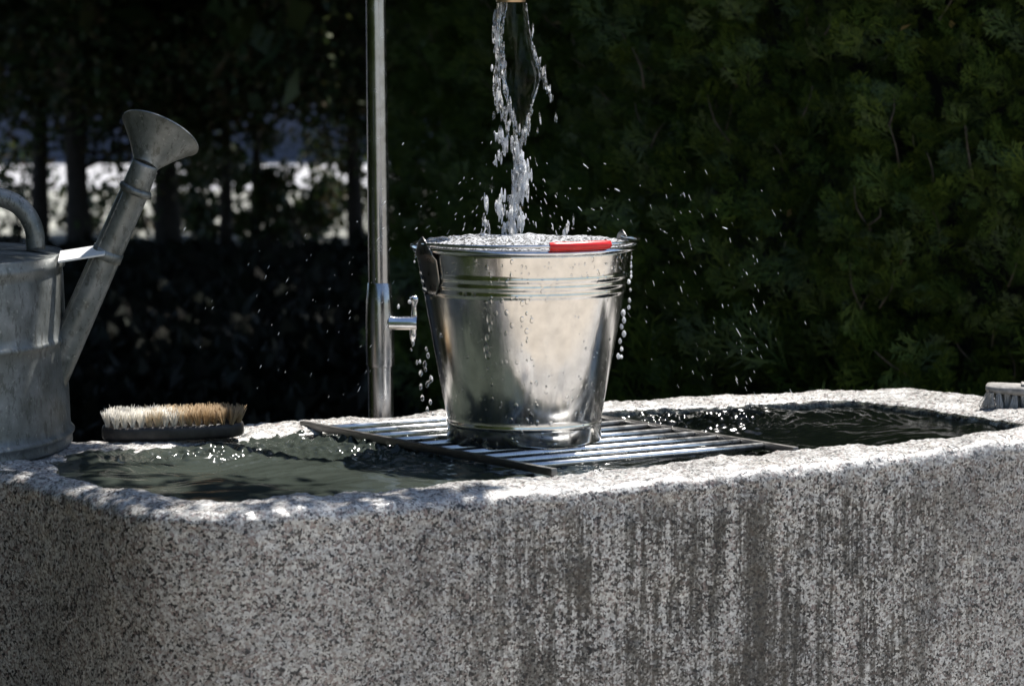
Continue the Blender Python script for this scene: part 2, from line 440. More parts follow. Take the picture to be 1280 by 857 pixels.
# ------------------------------------------------------------------ granite trough
P0 = np.array([-0.397, 3.69]); AD = math.radians(26.5)
DU = np.array([math.cos(AD), math.sin(AD)]); DW = np.array([-math.sin(AD), math.cos(AD)])
def uw(u, wv): return P0 + DU * u + DW * wv
CTRL = [  # outer u,w   inner u,w   rim height offset
    (-0.03, 0.10, 0.03, 0.17, 0), (0.015, 0.01, 0.09, 0.07, 0), (0.12, -0.035, 0.2, 0.055, 0), (0.35, -0.035, 0.36, 0.07, 0),
    (0.6, -0.02, 0.6, 0.10, 0), (0.9, 0.0, 0.9, 0.135, .004), (1.2, 0.03, 1.15, 0.12, .011), (1.44, 0.05, 1.31, 0.125, .014),
    (1.525, 0.14, 1.345, 0.185, .009), (1.53, 0.35, 1.345, 0.35, .005), (1.50, 0.55, 1.32, 0.49, .005), (1.39, 0.665, 1.265, 0.58, .006),
    (1.18, 0.71, 1.1, 0.61, .003), (0.9, 0.73, 0.9, 0.615, .004), (0.6, 0.735, 0.6, 0.62, 0), (0.4, 0.73, 0.4, 0.615, 0),
    (0.2, 0.712, 0.2, 0.585, -.005), (0.03, 0.79, 0.06, 0.54, -.006), (-0.1, 0.88, 0.01, 0.50, -.004), (-0.25, 0.8, 0.01, 0.44, 0),
    (-0.26, 0.62, -0.005, 0.385, 0), (-0.13, 0.48, -0.01, 0.32, 0), (-0.065, 0.34, 0.0, 0.25, 0)]
NR = 1000
LOOP = spline(CTRL, NR, True)
# equalise the spacing along the outer loop
dl = np.linalg.norm(np.diff(np.vstack([LOOP, LOOP[:1]])[:, :2], axis=0), axis=1); cum = np.concatenate([[0], np.cumsum(dl)])
tt = np.linspace(0, cum[-1], NR, endpoint=False)
L2 = np.vstack([LOOP, LOOP[:1]])
LOOP = np.stack([np.interp(tt, cum, L2[:, k]) for k in range(5)], axis=1)
def trough():
    prof = []      # (mode, t, z): outer face, rounded edge, top, inner
    R1, R2 = 0.017, 0.011
    for z in np.linspace(0.0, 0.30, 8)[:-1]: prof.append((0.0, 0.0, z - RIM))
    for z in np.linspace(0.30, RIM - R1, 62)[:-1]: prof.append((0.0, 0.0, z - RIM))
    for a in np.linspace(0, math.pi / 2, 12): prof.append((0.0, R1 * (1 - math.cos(a)), -R1 + R1 * math.sin(a)))
    for f in np.linspace(0, 1, 24)[1:-1]: prof.append((f, None, 0))
    for a in np.linspace(0, math.pi / 2, 8): prof.append((1.0, -R2 * (1 - math.sin(a)), -R2 + R2 * math.cos(a)))
    for z in np.linspace(-R2, -0.2, 16)[1:]: prof.append((1.0, 0.0, z))
    o = LOOP[:, 0:2]; i = LOOP[:, 2:4]; dz = LOOP[:, 4]
    O = P0 + o[:, :1] * DU + o[:, 1:] * DW; I = P0 + i[:, :1] * DU + i[:, 1:] * DW
    dirn = I - O; wid = np.linalg.norm(dirn, axis=1, keepdims=True); dirn /= wid
    tng = np.roll(O, -1, 0) - np.roll(O, 1, 0); tng /= np.linalg.norm(tng, axis=1, keepdims=True)
    nin = np.stack([-tng[:, 1], tng[:, 0]], 1)           # inward normal of outer loop
    rows = []
    for f, off, z in prof:
        if f == 0.0: xy = O + nin * off
        elif f == 1.0: xy = I + dirn * off
        else:
            A = O + nin * R1; Bp = I - dirn * R2; xy = A + (Bp - A) * f
        dd = 0.0
        if f not in (0.0, 1.0): dd = 0.004 * math.sin(math.pi * f)
        rows.append(np.column_stack([xy, np.full(NR, RIM + z + dd) + dz * np.clip((z + RIM - 0.2) / 0.3, 0, 1)]))
    V = np.array(rows); nr = len(rows)
    # normals for displacement
    du = np.roll(V, -1, 1) - np.roll(V, 1, 1); dv = np.gradient(V, axis=0)
    N = np.cross(du, dv); N /= (np.linalg.norm(N, axis=2, keepdims=True) + 1e-9)
    D = np.zeros((nr, NR))
    for a in range(7, nr):
        for k in range(NR):
            p = V[a, k]; v = Vector(p)
            lo = mnoise.noise(v * 9.0) * 0.006 + mnoise.noise(v * 26.0) * 0.0034
            hi = mnoise.noise(v * 75.0) * 0.0013 + mnoise.noise(v * 170.0) * 0.0008
            edge = math.exp(-((p[2] - RIM) / 0.035) ** 2)
            D[a, k] = lo * (0.35 + 0.65 * edge) + hi * (0.6 + 1.3 * edge) - 0.004 * edge * max(0.0, mnoise.noise(v * 40.0 + Vector((7, 3, 1))) - 0.25)
    V = V + N * D[:, :, None]
    idx = np.arange(nr * NR).reshape(nr, NR)
    a = idx[:-1]; b2 = np.roll(idx, -1, 1)[:-1]; c = np.roll(idx, -1, 1)[1:]; d = idx[1:]
    F = np.stack([a, b2, c, d], -1).reshape(-1, 4)
    V = V.reshape(-1, 3)
    floor = V[idx[-1]]
    cen = floor.mean(0)
    VV = np.vstack([V, cen]); ci = len(V)
    Ft = [tuple(x) for x in F] + [(int(idx[-1][k]), int(idx[-1][(k + 1) % NR]), ci) for k in range(NR)]
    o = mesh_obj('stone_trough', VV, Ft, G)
    o.data.materials.append(GW)
    mi = np.zeros(len(Ft), np.int32); first = [k for k, q in enumerate(prof) if q[0] == 1.0][3]
    mi[first * NR:] = 1; o.data.polygons.foreach_set('material_index', mi)
    return o
tr = trough()
tag(tr, 'grey speckled granite trough with rounded rim and dark run-off stains', 'fountain trough')

# water in the trough
WL = RIM - 0.006
def water():
    NU, NW = 520, 260
    u = np.linspace(-0.05, 1.41, NU); wv = np.linspace(0.02, 0.68, NW)
    U, W = np.meshgrid(u, wv)
    X = P0[0] + DU[0] * U + DW[0] * W; Y = P0[1] + DU[1] * U + DW[1] * W
    Z = np.zeros_like(X)
    for _ in range(26):
        an = rng.uniform(0, 2 * math.pi); k = 2 * math.pi / rng.uniform(0.05, 0.2)
        amp = 0.014 / k * rng.uniform(0.3, 1.0)
        Z += amp * np.sin(k * (X * math.cos(an) + Y * math.sin(an)) + rng.uniform(0, 6.28) + 0.9 * np.sin(6 * X + 4 * Y + an))
    # rings spreading from under the grate
    for cx, cy, amp in ((-0.1, 4.32, 0.0020), (0.12, 4.28, 0.0018), (-0.2, 4.42, 0.0018), (0.22, 4.55, 0.0016), (0.34, 4.66, 0.0014), (-0.42, 4.24, 0.0013)):
        r = np.hypot(X - cx, Y - cy)
        q = r + 0.012 * np.sin(31 * X + 17 * Y + cx * 50)
        Z += amp * 1.3 * np.exp(-r * 11) * np.sin(2 * math.pi * q / 0.021 + 2 * np.sin(55 * Y - 40 * X)) + amp * .35 * np.exp(-r * 4.5) * np.sin(2 * math.pi * q / 0.05 + 1)
    Z = np.sign(Z) * np.abs(Z) ** 0.9 * 1.3
    # choppy little peaks on the left of the grate bar and below the splash on the right
    a_, b_ = on_z(378, 530, RIM)[:2], on_z(693, 590, RIM)[:2]; dv_ = (b_ - a_) / np.linalg.norm(b_ - a_)
    al = (X - a_[0]) * dv_[0] + (Y - a_[1]) * dv_[1]; sd_ = (X - a_[0]) * dv_[1] - (Y - a_[1]) * dv_[0]
    mask = np.exp(-((sd_ + 0.02) / 0.12) ** 2) * np.clip(1.25 - np.abs(al - 0.2) / 0.25, 0, 1) + 0.5 * np.exp(-((X - 0.25) ** 2 + (Y - 4.62) ** 2) / 0.16 ** 2) + 0.95 * np.exp(-((X + 0.40) ** 2 + (Y - 4.26) ** 2) / 0.08 ** 2)
    chop = np.zeros_like(Z)
    for _ in range(22):
        an = rng.uniform(0, 2 * math.pi); k = 2 * math.pi / rng.uniform(0.011, 0.03)
        chop += 0.27 / k * np.sin(k * (X * math.cos(an) + Y * math.sin(an)) + rng.uniform(0, 6.28) + 1.2 * np.sin(40 * X + 33 * Y + an * 3))
    Z += mask * chop
    V = np.column_stack([X.ravel(), Y.ravel(), (WL + Z).ravel()])
    idx = np.arange(NU * NW).reshape(NW, NU)
    F = np.stack([idx[:-1, :-1], idx[:-1, 1:], idx[1:, 1:], idx[1:, :-1]], -1).reshape(-1, 4)
    # keep only faces inside the stone (outer outline shrunk)
    mid = (LOOP[:, 0:2] * 0.3 + LOOP[:, 2:4] * 0.7)
    fu = U.ravel()[F].mean(1); fw = W.ravel()[F].mean(1)
    inside = np.zeros(len(F), bool); j = len(mid) - 1
    for i in range(0, len(mid)):
        yi, yj = mid[i, 1], mid[j, 1]
        cond = (yi > fw) != (yj > fw)
        xint = (mid[j, 0] - mid[i, 0]) * (fw - yi) / (yj - yi + 1e-12) + mid[i, 0]
        inside ^= cond & (fu < xint); j = i
    o = mesh_obj('water', V, F[inside], WSURF)
    tag(o, kind='structure')
water()

# ------------------------------------------------------------------ steel grate laid across the trough
ZG = RIM + 0.004
g = empty('grate', (0.05, 4.35, ZG)); tag(g, 'steel rod grate with two flat side bars lying across the trough', 'grate')
LF = on_z(693, 590, ZG); LB = on_z(378, 530, ZG); RF = on_z(995, 563, ZG); RB = RF + (LB - LF) * 1.0
for a, b_ in ((LF, LB), (RF, RB)):
    dv = (b_ - a); L = np.linalg.norm(dv); dv /= L; side = np.array([dv[1], -dv[0], 0])
    m = MB(); m.box((a + b_) / 2, dv * L / 2, side * 0.0045, np.array([0, 0, 0.0048])); m.build('side_bar', DARKBAR, g, True, bevel=0.0008, auto=40)
bl = np.linalg.norm(LB - LF); bd = (LB - LF) / bl
for k, s_ in enumerate((0.065, 0.115, 0.165, 0.215, 0.265, 0.32, 0.375, 0.43, 0.485, 0.54)):
    p = LF + bd * s_; q = RF + bd * s_ * 0.98
    e = (q - p) / np.linalg.norm(q - p)
    m = MB(); m.tube([p + e * 0.004, p + (q - p) * .33, p + (q - p) * .66, q - e * 0.004], 0.0044, 12); m.build('rod', GRATE, g)
# stub feet holding the bars to the rim
for a in (LB, ):
    m = MB(); m.box(a + bd * -0.02 + np.array([0, 0, -0.016]), (0.006, 0, 0), (0, 0.004, 0), (0, 0, 0.0095)); m.build('foot', DARKBAR, g, True, bevel=0.0006)

# ------------------------------------------------------------------ bucket
ZB = ZG + 0.0056
BC = on_z(655, 548, ZB)
bk = empty('bucket', BC); tag(bk, 'shiny tin bucket with red handle grip brimming under the water jet', 'bucket')
HB = 0.262
def wall_r(z): return 0.1045 + (0.1465 - 0.1045) * (z - 0.03) / (HB - 0.03)
prof = [(0.0, 0.006), (0.098, 0.006), (0.1005, 0.0), (0.1035, 0.0), (0.1045, 0.003), (0.1040, 0.020), (0.1046, 0.0225), (0.1054, 0.0245), (0.1049, 0.0268), (0.1045, 0.029)]
zs = list(np.linspace(0.034, 0.198, 30))
beads = [0.203, 0.2135, 0.224]
prof += [(wall_r(z), z) for z in zs]
for zb in beads:
    for dz_, bu in ((-0.004, 0.0), (-0.0025, 0.0006), (-0.0012, 0.0009), (0, 0.0011), (0.0012, 0.0009), (0.0025, 0.0006), (0.004, 0.0)):
        prof.append((wall_r(zb + dz_) + bu, zb + dz_))
prof += [(wall_r(z), z) for z in np.linspace(0.231, HB - 0.004, 8)]
prof += [(wall_r(HB) - 0.0012, HB - 0.004)] + [(wall_r(z) - 0.0014, z) for z in (0.22, 0.12, 0.03)]
m = MB(); m.lathe(prof, BC, 128); m.build('body', BUCKET, bk)
RR = 0.1490
rp = [(RR + 0.0042 * math.cos(a), HB - 0.001 + 0.0042 * math.sin(a)) for a in np.linspace(0, 2 * math.pi, 13)]
m = MB(); m.lathe(rp, BC, 128); m.build('rolled_rim', CHROME, bk)
# vertical seam
an_s = math.radians(-78)
m = MB(); pts = []
for z in np.linspace(0.034, 0.198, 10): pts.append(BC + np.array([wall_r(z) * math.cos(an_s), wall_r(z) * math.sin(an_s), z]))
# ears
axis_an = math.radians(29)
for s_, nm in ((math.pi + axis_an, 'l'), (axis_an, 'r')):
    V = []; F = []; rows_ = 14; cols = 11
    for i in range(rows_):
        t = i / (rows_ - 1); z = HB - 0.060 + t * 0.076
        if z < HB - 0.012: hw = 0.024 * (0.55 + 0.45 * min(1, (t / 0.25))) if t < 0.25 else 0.024
        else:
            q_ = (z - (HB - 0.012)) / 0.028; hw = 0.024 * (1 - q_) ** 0.0 * (math.sqrt(max(0.0, 1 - q_ ** 2)) * 0.62 + 0.02) + (0.009 * (1 - q_) if q_ < 0.4 else 0)
        for j in range(cols):
            f = -1 + 2 * j / (cols - 1); a = s_ + f * hw / 0.148
            zc = min(z, HB)
            r = wall_r(zc) + 0.0022 + (0.004 if z > HB - 0.012 else 0.0)
            V.append(BC + np.array([r * math.cos(a), r * math.sin(a), z]))
    for i in range(rows_ - 1):
        for j in range(cols - 1):
            F.append((i * cols + j, i * cols + j + 1, (i + 1) * cols + j + 1, (i + 1) * cols + j))
    o = mesh_obj('ear', V, F, EAR, bk)
    sm = o.modifiers.new('thickness', 'SOLIDIFY'); sm.thickness = 0.002; sm.offset = 1
    for dz_, da in ((-0.028, -0.012), (-0.028, 0.012), (-0.047, 0)):
        a = s_ + da / 0.148; r = wall_r(HB + dz_) + 0.0042
        m = MB(); m.ball(BC + np.array([r * math.cos(a), r * math.sin(a), HB + dz_]), 0.0034, (math.cos(a), math.sin(a), 0), 0.6, 10, 6); rv = m.build('rivet', STEEL, o)
        rv.matrix_parent_inverse = Matrix.Translation(-Vector(BC))
# bail lying on the front of the rim
m = MB(); pts = []
for t in np.linspace(0, 1, 60):
    a = math.pi + axis_an + t * math.pi
    r = 0.1535 + 0.001 * math.sin(math.pi * t)
    z = HB + 0.006 + 0.0025 * math.sin(math.pi * t) - 0.0
    pts.append(BC + np.array([r * math.cos(a), r * math.sin(a), z]))
m.tube(pts, 0.0024, 10); m.build('bail_wire', CHROME, bk)
m = MB(); pts = []; rad = []
for t in np.linspace(-1, 1, 24):
    a = axis_an - math.pi / 2 + t * 0.295
    pts.append(BC + np.array([0.1545 * math.cos(a), 0.1545 * math.sin(a), HB + 0.0082]))
    rad.append(0.0059 if abs(t) < 0.97 else 0.005)
m.tube(pts, rad, 16); m.build('grip', RED, bk, auto=50)

# churning water filling the bucket (own thing)
def bucket_water():
    V = []; F = []; nr, na = 46, 120
    jet = np.array([-0.015, 0.01])
    for i in range(nr):
        for k in range(na):
            r = 0.1478 * (i + 0.02) / (nr - 1); a = 2 * math.pi * k / na
            x, y = r * math.cos(a), r * math.sin(a)
            e = min(1, (1 - r / 0.1478) / 0.12)
            v = Vector((x * 60, y * 60, 3.1)); v2 = Vector((x * 170, y * 170, 7)); v3 = Vector((x * 22, y * 22, 1))
            amp = 0.35 + 0.65 * math.exp(-((x - jet[0]) ** 2 + (y - jet[1]) ** 2) / 0.07 ** 2)
            z = HB + 0.0005 + 0.0045 * e + e * amp * (0.007 * mnoise.noise(v3) + 0.011 * abs(mnoise.noise(v)) + 0.0035 * mnoise.noise(v2))
            V.append(BC + np.array([x, y, z]))
    for i in range(nr - 1):
        for k in range(na):
            k2 = (k + 1) % na
            F.append((i * na + k, (i + 1) * na + k, (i + 1) * na + k2, i * na + k2))
    F.append(tuple(range(na - 1, -1, -1)))
    m = MB(); m.add(V, F)
    o = m.build('bucket_water', CHURN, None)
    tag(o, 'white churning water brimming over at the top of the tin bucket', 'water')
bucket_water()

# ------------------------------------------------------------------ water pipe with side tap
YP = 4.69
pp = empty('water_pipe', (-0.192, YP, 0)); tag(pp, 'upright steel fountain pipe with thicker sleeve and small side tap behind the trough', 'fountain pipe')
def zat(py, Y): return on_y(470, py, Y)[2]
def xat(px, py, Y): return on_y(px, py, Y)[0]
xb = xat(476, 510, YP); xt = xat(469.5, 0, YP); zt0, zb0 = zat(0, YP), zat(510, YP)
def pc(z): return np.array([xb + (xt - xb) * (z - zb0) / (zt0 - zb0), YP, z])
SC = FPX / YP
def lathe_on_pole(name, prof, mat):
    m = MB(); seg = 40; V = []; F = []; n = len(prof)
    for r, z in prof:
        c = pc(z)
        for k in range(seg):
            a = 2 * math.pi * k / seg; V.append(c + np.array([r * math.cos(a), r * math.sin(a), 0]))
    for i in range(n - 1):
        for k in range(seg):
            k2 = (k + 1) % seg; F.append((i * seg + k, i * seg + k2, (i + 1) * seg + k2, (i + 1) * seg + k))
    m.add(V, F); return m.build(name, mat, pp, auto=35)
z340, z354, z400, z457, z460 = (zat(v, YP) for v in (345, 354, 405, 457, 459))
lathe_on_pole('lower_tube', [(0.0185, 0.0), (0.0188, z460 - 0.002), (0.0188, z460 + 0.02)], STEEL)
lathe_on_pole('sleeve', [(0.0188, z457 - 0.001), (0.0206, z457), (0.0209, z457 + 0.004), (0.0209, z400), (0.0198, z400 + 0.03), (0.0172, z354), (0.0165, z354 + 0.001)], STEEL)
ztop = 1.205
lathe_on_pole('upper_tube', [(0.0160, z354 - 0.01), (0.0160, z354 + 0.01), (0.0147, zt0), (0.0145, ztop)], STEEL)
out_xy = on_y(638.5, 3, 4.42)
top = pc(ztop)
path = spline([top + np.array([0, 0, -0.02]), top + np.array([0.003, -0.004, 0.04]), top + np.array([0.03, -0.04, 0.085]),
               (top + np.array([out_xy[0], out_xy[1], ztop])) / 2 + np.array([0.0, 0, 0.105]),
               np.array([out_xy[0] - 0.03, out_xy[1] + 0.045, ztop + 0.07]), np.array([out_xy[0], out_xy[1], out_xy[2] + 0.05]), np.array([out_xy[0], out_xy[1], out_xy[2] + 0.032])], 60)
m = MB(); m.tube(path, 0.0145, 24, False); m.build('gooseneck', STEEL, pp)
oc = np.array([out_xy[0], out_xy[1], 0])
m = MB(); m.lathe([(0.0145, out_xy[2] + 0.04), (0.0195, out_xy[2] + 0.03), (0.0205, out_xy[2] + 0.002), (0.0198, out_xy[2]), (0.0178, out_xy[2] + 0.001), (0.0172, out_xy[2] + 0.03)], oc, 40); m.build('outlet', BRASS, pp, auto=40)
# small tap on the sleeve
tz = zat(403, YP); tp = pc(tz); tx = xat(519, 400, YP)
m = MB(); m.tube([tp + np.array([0.015, -0.008, 0]), (tx - 0.004, YP - 0.012, tz + 0.0005), (tx + 0.003, YP - 0.0125, tz + 0.0005)], [0.0105, 0.0108, 0.0108], 24)
tap = m.build('tap_barrel', CHROME, pp, auto=50)
m = MB(); m.lathe([(0.0, 0.0), (0.0052, 0.0), (0.0045, 0.01), (0.0036, 0.018), (0.0040, 0.024), (0.0066, 0.029), (0.0070, 0.033), (0.0050, 0.0365), (0.0, 0.037)], (tx - 0.001, YP - 0.013, tz + 0.004), 20)
lv = m.build('tap_lever', CHROME, pp)
m = MB(); m.lathe([(0.0, -0.022), (0.0048, -0.0215), (0.0055, -0.012), (0.0052, 0.0)], (tx - 0.003, YP - 0.0125, tz - 0.004), 20); m.build('tap_nozzle', CHROME, pp)

# ------------------------------------------------------------------ watering can
YC = 4.30
ZC = RIM - 0.001
cbase = on_y(-62, 556, YC); CX, CY = cbase[0], YC
can = empty('watering_can', (CX, CY, ZC)); tag(can, 'weathered zinc watering can with long spout and wide rose', 'watering can')
AX, AY = (on_y(88, 556, YC)[0] - CX), 0.25
def cz(py): return on_y(60, py, YC)[2]
zt = cz(317); H = zt - ZC
def can_prof(scale_extra=1.0):
    z1 = cz(540) - ZC; z2 = cz(424) - ZC
    pr = [(0.0, 0.004), (0.985, 0.0), (1.0, 0.003), (1.0, z1 - 0.012)]
    top_r = (on_y(76, 320, YC)[0] - CX) / AX
    def rr(z): return 1.0 + (top_r - 1.0) * z / H
    for zz, bu in ((z1, 0.022), (z2, 0.016)):
        for d_, f in ((-0.009, 0), (-0.006, .5), (-0.003, .9), (0, 1), (0.003, .9), (0.006, .5), (0.009, 0)):
            pr.append((rr(zz) - (0.008 if zz == z2 or d_ > 0 else 0.0) + bu * f, zz + d_ * 0.62))
        pr.append((rr(zz + .02) - 0.01, zz + 0.016))
        if zz == z1: pr += [(rr(z) - 0.01, z) for z in np.linspace(z1 + 0.025, z2 - 0.02, 6)]
    pr += [(rr(z) - 0.01, z) for z in np.linspace(z2 + 0.025, H - 0.03, 6)]
    pr += [(rr(H) - 0.008, H - 0.022), (rr(H) + 0.012, H - 0.018), (rr(H) + 0.014, H - 0.012), (rr(H), H - 0.008), (rr(H) + 0.004, H - 0.002), (rr(H), H), (rr(H) - 0.02, H)]
    return pr, rr(H)
pr, rtop = can_prof()
m = MB()
V = []; F = []; seg = 96; n = len(pr)
for k in range(seg):
    a = 2 * math.pi * k / seg
    for r, z in pr: V.append((CX + r * AX * math.cos(a), CY + r * AY * math.sin(a), ZC + z))
for k in range(seg):
    k2 = (k + 1) % seg
    for i in range(n - 1): F.append((k * n + i, k2 * n + i, k2 * n + i + 1, k * n + i + 1))
m.add(V, F); m.build('body', ZINC, can)
# lid: slightly domed with a filling hole at the left
V = []; F = []; na, nr = 96, 16
for i in range(nr):
    f = i / (nr - 1)
    for k in range(na):
        a = 2 * math.pi * k / na
        hx, hy = -0.035 + 0.058 * math.cos(a), -0.01 + 0.06 * math.sin(a)      # hole
        ox, oy = rtop * 0.985 * AX * math.cos(a), rtop * 0.985 * AY * math.sin(a)
        V.append((CX + hx + (ox - hx) * f, CY + hy + (oy - hy) * f, ZC + H - 0.001 + 0.010 * (1 - f ** 2)))
for i in range(nr - 1):
    for k in range(na):
        k2 = (k + 1) % na; F.append((i * na + k, (i + 1) * na + k, (i + 1) * na + k2, i * na + k2))
m = MB(); m.add(V, F); lid = m.build('lid', ZINC, can)
# handle
hp = [on_y(45, 312, YC - 0.01), on_y(42, 285, YC - 0.01), on_y(28, 261, YC - 0.01), on_y(5, 248, YC - 0.01), on_y(-30, 243, YC - 0.01), on_y(-75, 250, YC - 0.01), on_y(-120, 285, YC - 0.01), on_y(-150, 340, YC - 0.01), on_y(-185, 400, YC), on_y(-205, 440, YC)]
m = MB(); m.tube(spline(hp, 50), 0.0128, 20); m.build('handle', ZINC, can)
# spout
s0 = on_y(51, 505, YC); s1 = on_y(169, 238, YC - 0.02)
dirs = (s1 - s0); Ls = np.linalg.norm(dirs); dirs /= Ls
m = MB(); m.tube([s0 + dirs * Ls * t for t in np.linspace(0, 1, 16)], [0.0225 + (0.0192 - 0.0225) * t ** 0.85 for t in np.linspace(0, 1, 16)], 36); m.build('spout', ZINC, can, auto=50)
# folded seam down the spout
m = MB(); off = np.array([-0.68, -0.73, 0.1])
m.tube([s0 + dirs * Ls * t + off * (0.0225 + (0.0192 - 0.0225) * t ** 0.85) * 0.99 for t in np.linspace(0.05, 0.99, 14)], 0.0011, 8); m.build('seam', ZINC, can)
m = MB(); tt_ = np.array([-0.004, -0.0015, 0.001, 0.0035, 0.006]); m.tube([s1 + dirs * t for t in tt_], [0.0195, 0.0222, 0.0228, 0.0222, 0.0195], 36); m.build('collar', ZINC, can)
r0 = on_y(181, 207, YC - 0.022); r1 = on_y(199, 165, YC - 0.025)
m = MB(); d2 = (r0 - s1)
m.tube([s1 + d2 * t for t in (0, 0.3, 0.6, 1, 1.1)], [0.0190, 0.0188, 0.0184, 0.018, 0.0178], 36); m.build('neck', ZINC, can)
ax = np.array([0.37, 0.46, 0.84]); ax /= np.linalg.norm(ax)
rc = r0 + ax * 0.0
m = MB(); hl = 0.051
m.tube([rc + ax * hl * t for t in (0, 0.1, 0.3, 0.5, 0.7, 0.85, 0.97, 1.0, 1.04, 1.06)], [0.0178, 0.019, 0.026, 0.033, 0.0415, 0.048, 0.0532, 0.0556, 0.0552, 0.053], 56)
m.build('rose', ZINC, can, auto=60)
# strap between lid and spout
A = on_y(74, 321, YC - 0.03); B_ = on_y(132, 312, YC - 0.03)
dv = B_ - A; dn = dv / np.linalg.norm(dv)
m = MB(); wd = np.array([0.10, 1.0, 0.0]); wd -= dn * wd.dot(dn); wd /= np.linalg.norm(wd); up = np.cross(dn, wd)
strap_p, strap_v, strap_n, strap_w = A, dv, dn, wd
m.box((A + B_) / 2, dv / 2, wd * 0.0125 + np.array([0, 0, 0.0062]), up * 0.0012); m.build('strap', GLAREZINC, can, False)
# band of the strap round the spout
tb = 0.705; cb = s0 + dirs * Ls * tb; rb_ = 0.0225 + (0.0192 - 0.0225) * tb ** 0.85 + 0.0008
m = MB(); m.tube([cb + dirs * t for t in (-0.007, -0.0065, 0.0065, 0.007)], [rb_ - 0.001, rb_ + 0.0008, rb_ + 0.0004, rb_ - 0.0012], 36, False); m.build('strap_band', ZINC, can)

# ------------------------------------------------------------------ brushes
def tuft_mesh(name, seed, length, mat, n=20, flare=0.3, r0=0.0028):
    r = random.Random(seed); m = MB()
    for i in range(n):
        a = r.uniform(0, 6.28); q = math.sqrt(r.random()) * r0
        b0 = np.array([q * math.cos(a), q * math.sin(a), 0]); L = length * r.uniform(0.86, 1.04)
        sp = flare * r.uniform(0.3, 1.0) * q / r0 * L
        t1 = b0 + np.array([sp * math.cos(a) + r.uniform(-.0015, .0015), sp * math.sin(a) + r.uniform(-.0015, .0015), L])
        wdt = 0.00042; k = r.uniform(0, 6.28)
        V = []
        for c, ww in ((b0, wdt), ((b0 + t1) / 2, wdt), (t1, wdt * 0.7)):
            for j in range(3): V.append(c + ww * np.array([math.cos(k + j * 2.094), math.sin(k + j * 2.094), 0]))
        F = []
        for s_ in (0, 3):
            for j in range(3): F.append((s_ + j, s_ + (j + 1) % 3, s_ + 3 + (j + 1) % 3, s_ + 3 + j))
        F.append((6, 7, 8)); m.add(V, F)
    o = m.build(name, mat, None)
    me = o.data; bpy.data.objects.remove(o); return me
def brush_block(L, Wd, T, mat, parent, name, M4, ends=0.5):
    m = MB(); V = []; F = []; prof = 24
    top = []
    nseg = 40; ring = []
    for k in range(nseg):
        a = 2 * math.pi * k / nseg
        e = 0.45
        x = L / 2 * np.sign(math.cos(a)) * abs(math.cos(a)) ** 0.55; y = Wd / 2 * np.sign(math.sin(a)) * abs(math.sin(a)) ** 0.7
        ring.append((x, y))
    levels = [(0.90, -T / 2), (0.97, -T / 2 + 0.002), (1.0, -T / 4), (1.0, T / 4), (0.98, T / 2 - 0.0025), (0.93, T / 2)]
    for s_, z in levels:
        for x, y in ring:
            V.append((x - (1 - s_) * np.sign(x) * 0.03, y * s_, z + 0.0012 * mnoise.noise(Vector((x * 40, y * 40, z * 40)))))
    for i in range(len(levels) - 1):
        for k in range(nseg):
            k2 = (k + 1) % nseg; F.append((i * nseg + k, i * nseg + k2, (i + 1) * nseg + k2, (i + 1) * nseg + k))
    F.append(tuple(range(nseg - 1, -1, -1))); F.append(tuple((len(levels) - 1) * nseg + k for k in range(nseg)))
    m.add(V, F); o = m.build(name, mat, None); o.parent = parent; return o
# left brush, lying on its back with the bristles up
pA = on_z(124, 555, RIM - 0.002); pB = on_z(303, 549.5, RIM + 0.0)
bc = (pA + pB) / 2; BL = np.linalg.norm(pB - pA); yaw = math.atan2(pB[1] - pA[1], pB[0] - pA[0])
br = empty('scrubbing_brush', (bc[0], bc[1] + 0.028, RIM + 0.012)); br.rotation_euler = (math.radians(4), math.radians(-0.8), yaw)
tag(br, 'dark scrubbing brush lying bristles up, white to tan bristles, beside the watering can', 'brush', 'scrubbing brushes on the trough rim')
brush_block(BL, 0.056, 0.019, BLOCK, br, 'block', None)
tm = {k: [tuft_mesh('bristle_tuft', 11 * i + j, 0.0225, mt, 30, 0.42, 0.0026) for j in range(4)] for i, (k, mt) in enumerate((('w', B_WHITE), ('c', B_CREAM), ('t', B_TAN)))}
for i in range(17):
    for j in range(5):
        fx = -0.92 + 1.84 * i / 16; fy = -0.8 + 1.6 * j / 4
        if abs(fx) > 0.85 and abs(fy) > 0.6: continue
        pr_ = fx + random.uniform(-0.3, 0.3) - 0.05 * fy
        key = 'w' if pr_ < -0.12 else ('c' if pr_ < 0.04 else 't')
        o = bpy.data.objects.new('bristle_tuft', random.choice(tm[key])); COL.objects.link(o); o.parent = br
        o.location = (fx * BL / 2, fy * 0.026, 0.009)
        o.rotation_euler = (-0.22 * fy + random.uniform(-.07, .07), 0.20 * max(0, abs(fx) - 0.55) * 2.2 * np.sign(fx) + random.uniform(-.08, .12), random.uniform(0, 6))
